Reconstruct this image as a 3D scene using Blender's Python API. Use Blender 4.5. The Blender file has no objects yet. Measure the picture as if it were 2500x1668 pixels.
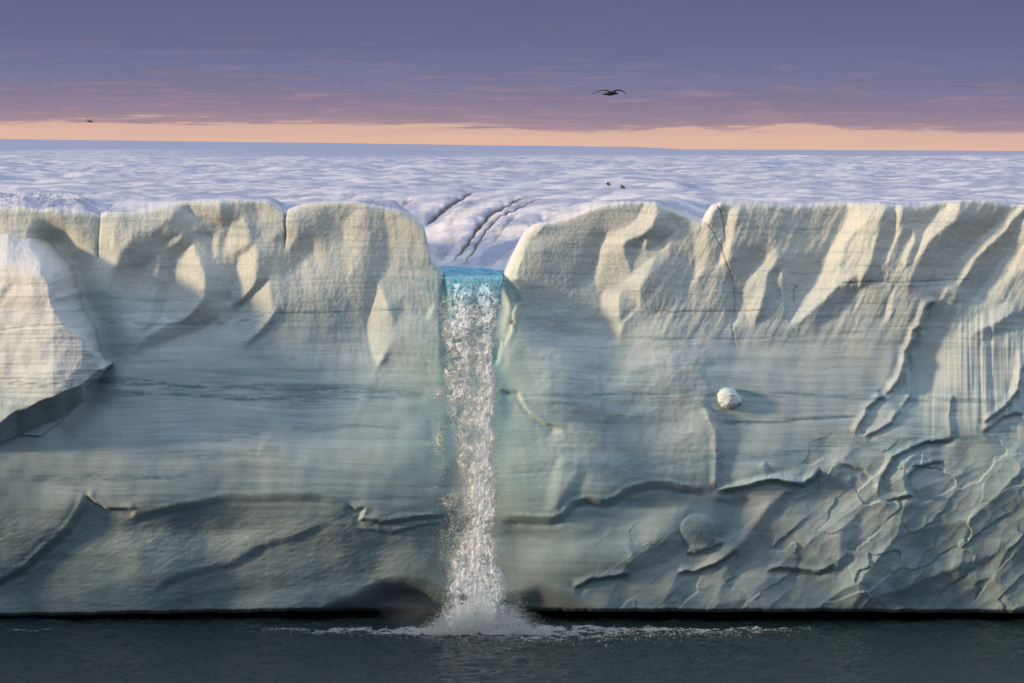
import bpy, bmesh, math, random
import numpy as np

# ------------------------------------------------------------------ camera, world, sun
S = bpy.context.scene
C = S.collection
EYE = 30.0          # camera height above the sea
CAMD = 250.0        # distance from the camera to the cliff
HOR = 335.0         # photo row (2500 x 1668 frame) of the eye level
K = 40.0            # photo pixels per metre at the cliff

cd = bpy.data.cameras.new('camera'); cam = bpy.data.objects.new('camera', cd); C.objects.link(cam)
cam.location = (0, -CAMD, EYE); cam.rotation_euler = (math.radians(90), 0, 0)
cd.sensor_width = 36; cd.lens = 144; cd.shift_y = -(834 - HOR) / 2500.0
cd.clip_start = 1; cd.clip_end = 30000
S.camera = cam

SUN_AZ = math.radians(-105)     # compass direction of the sun, 0 = +Y, negative = left of the view
SUN_EL = math.radians(10)
sd = bpy.data.lights.new('sun', 'SUN'); sun = bpy.data.objects.new('sun', sd); C.objects.link(sun)
sd.energy = 3.2; sd.angle = math.radians(5.5); sd.color = (1.0, 0.735, 0.465)
sx, sy, sz = math.sin(SUN_AZ) * math.cos(SUN_EL), math.cos(SUN_AZ) * math.cos(SUN_EL), math.sin(SUN_EL)
from mathutils import Vector
sun.rotation_euler = Vector((sx, sy, sz)).to_track_quat('Z', 'Y').to_euler()
sun.location = (sx * 300, sy * 300, 120)

S.view_settings.view_transform = 'Standard'; S.view_settings.look = 'None'
S.view_settings.exposure = 0.38; S.view_settings.gamma = 1
S.render.engine = 'CYCLES'
S.cycles.volume_step_rate = 2.0
S.cycles.max_bounces = 20; S.cycles.diffuse_bounces = 18; S.cycles.transmission_bounces = 18; S.cycles.volume_bounces = 3
S.cycles.transparent_max_bounces = 12


def lin(h):
    r = [int(h[i:i + 2], 16) / 255 for i in (1, 3, 5)]
    return tuple(c / 12.92 if c <= .04045 else ((c + .055) / 1.055) ** 2.4 for c in r) + (1,)


class NT:
    """tiny helper to write node trees"""
    def __init__(s, tree):
        s.t = tree; tree.nodes.clear()
    def n(s, typ, inp=None, **kw):
        x = s.t.nodes.new(typ)
        for k, v in kw.items(): setattr(x, k, v)
        for k, v in (inp or {}).items():
            sock = x.inputs[k]
            if isinstance(v, bpy.types.NodeSocket): s.t.links.new(v, sock)
            elif isinstance(v, bpy.types.Node): s.t.links.new(v.outputs[0], sock)
            else: sock.default_value = v
        return x
    def m(s, op, a, b=0.0, c=0.0, clamp=False):
        return s.n('ShaderNodeMath', {0: a, 1: b, 2: c}, operation=op, use_clamp=clamp).outputs[0]
    def mix(s, f, a, b, blend='MIX'):
        x = s.t.nodes.new('ShaderNodeMix'); x.data_type = 'RGBA'; x.blend_type = blend
        for i, v in ((0, f), (6, a), (7, b)):
            if isinstance(v, bpy.types.NodeSocket): s.t.links.new(v, x.inputs[i])
            elif isinstance(v, bpy.types.Node): s.t.links.new(v.outputs[0], x.inputs[i])
            else: x.inputs[i].default_value = v
        return x.outputs[2]
    def ramp(s, f, stops, interp='LINEAR'):
        x = s.t.nodes.new('ShaderNodeValToRGB'); r = x.color_ramp; r.interpolation = interp
        while len(r.elements) > 1: r.elements.remove(r.elements[-1])
        for i, (p, c) in enumerate(stops):
            e = r.elements[0] if i == 0 else r.elements.new(p)
            e.position = p; e.color = c if not isinstance(c, (int, float)) else (c, c, c, 1)
        s.t.links.new(f, x.inputs[0]); return x.outputs[0]


W = bpy.data.worlds.new('World'); S.world = W; W.use_nodes = True
w = NT(W.node_tree)
sky = w.n('ShaderNodeTexSky', sky_type='NISHITA', sun_disc=False, sun_elevation=SUN_EL,
          sun_rotation=SUN_AZ, air_density=1.2, dust_density=2.0)
co = w.n('ShaderNodeTexCoord').outputs['Generated']
sp = w.n('ShaderNodeSeparateXYZ', {0: co}); dx, dy, dz = sp.outputs
elv = w.m('ADD', dz, w.m('MULTIPLY', dx, 0.012))
v1 = w.n('ShaderNodeCombineXYZ', {0: w.m('MULTIPLY', dx, 20), 1: dy, 2: w.m('MULTIPLY', dz, 330)})
n1 = w.n('ShaderNodeTexNoise', {'Vector': v1, 'Scale': 1.0, 'Detail': 6.0, 'Roughness': .55, 'Distortion': .4}).outputs[0]
v2 = w.n('ShaderNodeCombineXYZ', {0: w.m('MULTIPLY', dx, 55), 1: dy, 2: w.m('MULTIPLY', dz, 800)})
n2 = w.n('ShaderNodeTexNoise', {'Vector': v2, 'Scale': 1.0, 'Detail': 5.0, 'Roughness': .6, 'Distortion': .6}).outputs[0]
wob = w.m('ADD', w.m('MULTIPLY', w.m('SUBTRACT', n1, .5), .0085), w.m('MULTIPLY', w.m('SUBTRACT', n2, .5), .0034))
e2 = w.m('ADD', elv, wob)
f = w.m('DIVIDE', w.m('ADD', e2, .006), .046)      # -0.006 .. 0.040 -> 0..1
def ep(e): return (e + .006) / .046
low = w.ramp(f, [(0.0, lin('#e8bba6')), (ep(-.001), lin('#e6bcaa')), (ep(.0026), lin('#dab5a8')), (ep(.0034), lin('#ab909c')),
                 (ep(.0044), lin('#9b8a9b')), (ep(.009), lin('#8e82a0')), (ep(.0125), lin('#807d9f')),
                 (ep(.018), lin('#71779b')), (ep(.026), lin('#676e92')), (ep(.034), lin('#60658c')), (1.0, lin('#646a92'))])
pk = w.m('MULTIPLY', w.ramp(n2, [(.50, 0.0), (.72, 1.0)]), w.ramp(f, [(ep(.003), 0.0), (ep(.0045), .65), (ep(.010), .5), (ep(.016), .22), (ep(.026), .03)]))
low = w.mix(pk, low, lin('#c89a9f'))
dk = w.m('MULTIPLY', w.ramp(n1, [(.35, 1.0), (.62, 0.0)]), w.ramp(f, [(ep(.003), 0.0), (ep(.008), .30)]))
low = w.mix(dk, low, lin('#5e6280'))
low = w.mix(1.0, low, (.77, .77, .77, 1), 'MULTIPLY')
# the bright high overcast out of the frame: lavender overhead, greyer and warmer behind the camera
back = w.ramp(w.m('ADD', w.m('MULTIPLY', dy, -.5), .5), [(.25, (.36, .41, .66, 1)), (.8, (.66, .75, .86, 1))])
hi = w.mix(w.ramp(dz, [(.04, 0.0), (.45, 1.0)]), low, back)
hi = w.mix(w.ramp(w.m('ADD', dz, .5), [(.485, 1.0), (.4935, 0.0)]), hi, lin('#20303a'))
bg1 = w.n('ShaderNodeBackground', {0: hi, 1: 1.0}); bg2 = w.n('ShaderNodeBackground', {0: sky, 1: .08})
ms = w.n('ShaderNodeMixShader', {0: .93, 1: bg2, 2: bg1})
w.n('ShaderNodeOutputWorld', {0: ms})


# ------------------------------------------------------------------ numpy helpers
def _h(ix, iy, seed):
    h = (ix.astype(np.int64) * 374761393 + iy.astype(np.int64) * 668265263 + seed * 974711) & 0xFFFFFFFF
    h = ((h ^ (h >> 13)) * 1274126177) & 0xFFFFFFFF
    h = h ^ (h >> 16)
    return h
def gnoise(x, y, seed=0):
    """gradient noise, about -1..1"""
    ix, iy = np.floor(x), np.floor(y); fx, fy = x - ix, y - iy
    u, v = fx * fx * fx * (fx * (fx * 6 - 15) + 10), fy * fy * fy * (fy * (fy * 6 - 15) + 10)
    def g(ox, oy):
        a = _h(ix + ox, iy + oy, seed) * (2 * math.pi / 4294967296.0)
        return np.cos(a) * (fx - ox) + np.sin(a) * (fy - oy)
    a = g(0, 0) * (1 - u) + g(1, 0) * u
    b = g(0, 1) * (1 - u) + g(1, 1) * u
    return (a * (1 - v) + b * v) * 1.5
def fbm(x, y, seed=0, o=4, r=.5):
    s, a, f = 0, 1, 1
    for i in range(o):
        s = s + a * gnoise(x * f, y * f, seed + i * 17); a *= r; f *= 2.03
    return s
def scallop(x, y, seed=0, smooth=False):
    """bowls meeting in ridges: squared distance to the nearest of jittered points"""
    ix, iy = np.floor(x), np.floor(y); best = np.full(x.shape, 9.0)
    for ox in (-1, 0, 1):
        for oy in (-1, 0, 1):
            cx, cy = ix + ox, iy + oy
            px = cx + .15 + .7 * _h(cx, cy, seed) / 4294967296.0
            py = cy + .15 + .7 * _h(cx, cy, seed + 99) / 4294967296.0
            best = np.minimum(best, (x - px) ** 2 + (y - py) ** 2)
    return best
def facets(x, y, seed=0):
    """tilted plane per cell: broken ice"""
    ix, iy = np.floor(x), np.floor(y); best = np.full(x.shape, 9.0); val = np.zeros(x.shape)
    for ox in (-1, 0, 1):
        for oy in (-1, 0, 1):
            cx, cy = ix + ox, iy + oy
            h1, h2, h3 = [_h(cx, cy, seed + k) / 4294967296.0 for k in (0, 99, 57)]
            px, py = cx + h1, cy + h2; d = (x - px) ** 2 + (y - py) ** 2
            a = h3 * 6.283; v = np.cos(a) * (x - px) + np.sin(a) * (y - py) + (h1 + h2 - 1) * .7
            m = d < best; best = np.where(m, d, best); val = np.where(m, v, val)
    return val
def sst(a, b, x):
    t = np.clip((x - a) / (b - a), 0, 1); return t * t * (3 - 2 * t)
def seg_dist(X, Y, pts):
    """distance to a polyline, which side of it (+1: left going down / below going right), and 0..1 along it"""
    best = np.full(X.shape, 1e9); side = np.ones(X.shape); tt = np.zeros(X.shape); bp = np.zeros(X.shape)
    L = [0]
    for i in range(len(pts) - 1): L.append(L[-1] + math.hypot(pts[i + 1][0] - pts[i][0], pts[i + 1][1] - pts[i][1]))
    for i in range(len(pts) - 1):
        ax, ay = pts[i]; bx, by = pts[i + 1]; ux, uy = bx - ax, by - ay; q = ux * ux + uy * uy + 1e-9
        t = np.clip(((X - ax) * ux + (Y - ay) * uy) / q, 0, 1)
        d = np.hypot(X - ax - t * ux, Y - ay - t * uy)
        cr = ux * (Y - ay) - uy * (X - ax); pe = np.abs(cr) / math.sqrt(q)
        m = (d < best - 1e-6) | ((np.abs(d - best) <= 1e-6) & (pe > bp))
        best = np.where(m, d, best); side = np.where(m, np.sign(cr), side); bp = np.where(m, pe, bp)
        tt = np.where(m, (L[i] + t * math.sqrt(q)) / L[-1], tt)
    return best, side, tt
def blur(a, n):
    """box blur of radius n samples"""
    for ax in (0, 1):
        p = np.concatenate([np.repeat(a.take([0], ax), n + 1, ax), a, np.repeat(a.take([-1], ax), n, ax)], ax)
        c = np.cumsum(p, ax); m = 2 * n + 1; L = a.shape[ax]
        a = (c.take(range(m, m + L), ax) - c.take(range(0, L), ax)) / m
    return a
def inside(X, Y, poly):
    c = np.zeros(X.shape, bool); n = len(poly)
    for i in range(n):
        x1, y1 = poly[i]; x2, y2 = poly[(i + 1) % n]
        if y1 == y2: continue
        m = ((y1 > Y) != (y2 > Y)) & (X < (x2 - x1) * (Y - y1) / (y2 - y1) + x1)
        c ^= m
    return c
def sdist(X, Y, poly):
    d, _, _ = seg_dist(X, Y, list(poly) + [poly[0]])
    return np.where(inside(X, Y, poly), d, -d)
def grid_mesh(name, V, mat, attrs=None, wrap=False):
    """V: (rows, cols, 3) -> one smooth shaded mesh"""
    r, c, _ = V.shape
    me = bpy.data.meshes.new(name)
    me.vertices.add(r * c); me.vertices.foreach_set('co', V.reshape(-1).astype(np.float32))
    i = np.arange(r - 1)[:, None] * c + np.arange(c - 1)[None, :]
    q = np.stack([i, i + c, i + c + 1, i + 1], -1).reshape(-1)
    nf = (r - 1) * (c - 1)
    me.loops.add(nf * 4); me.loops.foreach_set('vertex_index', q.astype(np.int32))
    me.polygons.add(nf); me.polygons.foreach_set('loop_start', np.arange(0, nf * 4, 4, dtype=np.int32))
    me.polygons.foreach_set('use_smooth', np.ones(nf, bool))
    me.update(calc_edges=True)
    for k, a in (attrs or {}).items():
        at = me.attributes.new(k, 'FLOAT', 'POINT'); at.data.foreach_set('value', a.reshape(-1).astype(np.float32))
    me.materials.append(mat)
    o = bpy.data.objects.new(name, me); C.objects.link(o); return o
def tag(o, label=None, cat=None, group=None, kind=None):
    for k, v in (('label', label), ('category', cat), ('group', group), ('kind', kind)):
        if v: o[k] = v
    return o
def px2x(px): return (px - 1250.0) / K
def py2z(py): return EYE - (py - HOR) / K


# ------------------------------------------------------------------ materials
def new_mat(name):
    m = bpy.data.materials.new(name); m.use_nodes = True; return m, NT(m.node_tree)

ice, t = new_mat('glacier_ice')
tc = t.n('ShaderNodeTexCoord').outputs['Object']
def A(nm): return t.n('ShaderNodeAttribute', attribute_name=nm).outputs['Fac']
sp = t.n('ShaderNodeSeparateXYZ', {0: tc})
warp = t.n('ShaderNodeTexNoise', {'Vector': tc, 'Scale': .12, 'Detail': 3.0}).outputs[0]
zz = t.m('ADD', sp.outputs[2], t.m('MULTIPLY', warp, 1.6))
sv = t.n('ShaderNodeCombineXYZ', {0: t.m('MULTIPLY', sp.outputs[0], .10), 1: 0.0, 2: t.m('MULTIPLY', zz, 2.6)})
st = t.n('ShaderNodeTexNoise', {'Vector': sv, 'Scale': 1.0, 'Detail': 5.0, 'Roughness': .62}).outputs[0]
sv2 = t.n('ShaderNodeCombineXYZ', {0: t.m('MULTIPLY', sp.outputs[0], .35), 1: 0.0, 2: t.m('MULTIPLY', zz, 9.0)})
st2 = t.n('ShaderNodeTexNoise', {'Vector': sv2, 'Scale': 1.0, 'Detail': 4.0, 'Roughness': .6}).outputs[0]
big = t.n('ShaderNodeTexNoise', {'Vector': tc, 'Scale': .22, 'Detail': 4.0, 'Roughness': .6}).outputs[0]
gr = t.n('ShaderNodeTexNoise', {'Vector': tc, 'Scale': 9.0, 'Detail': 3.0, 'Roughness': .7}).outputs[0]
# pale firn above, denser bluer ice below, with shade toward the foot painted in
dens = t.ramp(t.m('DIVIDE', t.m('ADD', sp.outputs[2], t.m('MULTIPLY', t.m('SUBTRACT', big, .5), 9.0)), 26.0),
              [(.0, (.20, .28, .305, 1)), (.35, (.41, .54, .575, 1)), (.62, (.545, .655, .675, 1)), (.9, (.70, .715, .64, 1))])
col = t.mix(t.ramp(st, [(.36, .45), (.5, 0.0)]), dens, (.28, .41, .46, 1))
col = t.mix(t.m('MULTIPLY', t.ramp(st2, [(.30, 1.0), (.45, 0.0)]), .34), col, (.18, .31, .35, 1))
col = t.mix(t.m('MULTIPLY', t.ramp(big, [(.45, 0.0), (.7, 1.0)]), .35), col, (.64, .67, .64, 1))
col = t.mix(t.ramp(t.m('MULTIPLY', A('band'), t.m('ADD', t.m('MULTIPLY', st2, 1.2), t.m('MULTIPLY', gr, .8))), [(.18, 0.0), (.95, .8)]), col, (.11, .22, .26, 1))
col = t.mix(t.m('MULTIPLY', A('cyan'), .75), col, t.mix(t.ramp(A('cyan'), [(.6, 0.0), (.9, 1.0)]), (.50, .72, .72, 1), (.14, .48, .60, 1)))
col = t.mix(t.m('MULTIPLY', A('dirt'), t.ramp(gr, [(.35, .3), (.6, 1.0)])), col, (.16, .12, .08, 1))
col = t.mix(t.m('MULTIPLY', A('rim'), .85), col, (.80, .80, .80, 1))
col = t.mix(.18, col, t.mix(1.0, col, t.ramp(gr, [(.3, .45), (.7, 1.5)]), 'MULTIPLY'))
col = t.mix(1.0, col, (.87, .87, .87, 1), 'MULTIPLY')
bh = t.m('ADD', t.m('MULTIPLY', gr, t.m('ADD', t.m('MULTIPLY', A('pit'), .6), .2)), t.m('MULTIPLY', st2, .22))
bmp = t.n('ShaderNodeBump', {'Strength': .32, 'Distance': .045, 'Height': bh})
pb = t.n('ShaderNodeBsdfPrincipled', {'Base Color': col, 'Roughness': .55, 'Normal': bmp, 'IOR': 1.31, 'Specular IOR Level': .35})
t.n('ShaderNodeOutputMaterial', {0: pb})

snow, t = new_mat('plateau_snow')
tc = t.n('ShaderNodeTexCoord').outputs['Object']
n_a = t.n('ShaderNodeTexNoise', {'Vector': tc, 'Scale': .35, 'Detail': 5.0, 'Roughness': .6}).outputs[0]
n_b = t.n('ShaderNodeTexNoise', {'Vector': tc, 'Scale': 6.0, 'Detail': 4.0, 'Roughness': .7}).outputs[0]
n_c = t.n('ShaderNodeTexNoise', {'Vector': tc, 'Scale': .05, 'Detail': 4.0}).outputs[0]
c1 = t.mix(t.ramp(n_a, [(.42, 0.0), (.56, 1.0)]), (.72, .70, .69, 1), (.39, .42, .51, 1))
c1 = t.mix(t.m('MULTIPLY', t.ramp(n_c, [(.5, 0.0), (.68, 1.0)]), .4), c1, (.58, .60, .66, 1))
c1 = t.mix(t.n('ShaderNodeAttribute', attribute_name='far_shade').outputs['Fac'], c1, (.38, .415, .51, 1))  # shade over the distant ice, painted in as a darker blue
c1 = t.mix(t.m('MULTIPLY', t.n('ShaderNodeAttribute', attribute_name='dirt').outputs['Fac'], t.ramp(n_b, [(.3, .7), (.5, 1.0)])), c1, (.085, .065, .06, 1))
b2 = t.n('ShaderNodeBump', {'Strength': .5, 'Distance': .06, 'Height': n_b})
pb = t.n('ShaderNodeBsdfPrincipled', {'Base Color': c1, 'Roughness': .6, 'Normal': b2, 'Specular IOR Level': .3})
t.n('ShaderNodeOutputMaterial', {0: pb})

sea_m, t = new_mat('sea_water')
tc = t.n('ShaderNodeTexCoord').outputs['Object']
mp = t.n('ShaderNodeMapping', {'Vector': tc, 'Scale': (1.0, 1.6, 1.0)})
r1 = t.n('ShaderNodeTexNoise', {'Vector': mp, 'Scale': 3.2, 'Detail': 4.0, 'Roughness': .6}).outputs[0]
bb = t.n('ShaderNodeBump', {'Strength': 1.0, 'Distance': .22, 'Height': r1})
pb = t.n('ShaderNodeBsdfPrincipled', {'Base Color': (.013, .031, .033, 1), 'Roughness': .06, 'IOR': 1.33, 'Normal': bb})
t.n('ShaderNodeOutputMaterial', {0: pb})

melt_m, t = new_mat('meltwater')
tc = t.n('ShaderNodeTexCoord').outputs['Object']
mp = t.n('ShaderNodeMapping', {'Vector': tc, 'Scale': (1.0, .5, 1.0)})
r1 = t.n('ShaderNodeTexNoise', {'Vector': mp, 'Scale': 2.2, 'Detail': 5.0, 'Roughness': .65}).outputs[0]
cc = t.ramp(r1, [(.35, (.10, .45, .62, 1)), (.55, (.22, .62, .76, 1)), (.70, (.62, .84, .90, 1))])
bb = t.n('ShaderNodeBump', {'Strength': .8, 'Distance': .15, 'Height': r1})
pb = t.n('ShaderNodeBsdfPrincipled', {'Base Color': cc, 'Roughness': .4, 'IOR': 1.33, 'Normal': bb, 'Specular IOR Level': .25})
tr = t.n('ShaderNodeBsdfTranslucent', {0: cc})
mx = t.n('ShaderNodeMixShader', {0: .25, 1: pb, 2: tr})
t.n('ShaderNodeOutputMaterial', {0: mx})

drop_m, t = new_mat('falling_water')
av = t.n('ShaderNodeAttribute', attribute_name='blue').outputs['Fac']
cc = t.mix(av, (1.0, .985, .955, 1), (.52, .87, .96, 1))
d1 = t.n('ShaderNodeBsdfDiffuse', {0: cc}); d2 = t.n('ShaderNodeBsdfTranslucent', {0: cc})
g1 = t.n('ShaderNodeBsdfGlossy', {0: (1, 1, 1, 1), 1: .3})
m1 = t.n('ShaderNodeMixShader', {0: .55, 1: d1, 2: d2}); m3 = t.n('ShaderNodeMixShader', {0: .05, 1: m1, 2: g1}); m2 = t.n('ShaderNodeMixShader', {0: .04, 1: m3, 2: t.n('ShaderNodeBsdfTransparent')})
t.n('ShaderNodeOutputMaterial', {0: m2})

white_m = drop_m.copy(); white_m.name = 'white_water'
for nd in white_m.node_tree.nodes:
    if nd.type == 'MIX_SHADER' and abs(nd.inputs[0].default_value - .55) < 1e-4: nd.inputs[0].default_value = .08
    if nd.type == 'MIX_SHADER' and abs(nd.inputs[0].default_value - .04) < 1e-4: nd.inputs[0].default_value = 0.0


# ------------------------------------------------------------------ the cliff: traced relief
# Everything below is in photo pixels at the cliff plane (40 px = 1 m).
TOP = [(-1600, 500), (-700, 490), (-100, 505), (0, 503), (30, 506), (60, 504), (95, 511), (130, 508), (170, 516), (205, 515), (243, 526), (250, 522), (262, 518), (330, 517), (370, 510),
       (400, 504), (440, 493), (520, 488), (600, 487), (660, 491), (680, 503), (691, 514), (694, 532), (698, 532), (702, 513), (730, 503), (760, 495),
       (820, 491), (870, 491), (920, 501), (975, 512), (1010, 530), (1035, 552), (1042, 585), (1050, 628), (1066, 645),
       (1080, 662), (1084, 684), (1228, 684), (1230, 668), (1250, 622), (1268, 585), (1283, 562), (1305, 546), (1345, 541), (1400, 525),
       (1440, 508), (1480, 497), (1520, 492), (1560, 492), (1600, 494), (1628, 507), (1660, 520), (1690, 533), (1714, 542),
       (1720, 530), (1735, 503), (1758, 493), (1800, 492), (1850, 494), (1920, 500), (1990, 500), (2060, 496), (2110, 496),
       (2150, 496), (2190, 500), (2250, 500), (2310, 491), (2370, 487), (2420, 490), (2470, 500), (2560, 497), (3300, 505), (4200, 495)]
BOT = [(-1600, 1515), (0, 1506), (200, 1502), (450, 1497), (800, 1492), (1200, 1490), (1500, 1494), (2000, 1494), (2500, 1497), (4200, 1500)]

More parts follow.
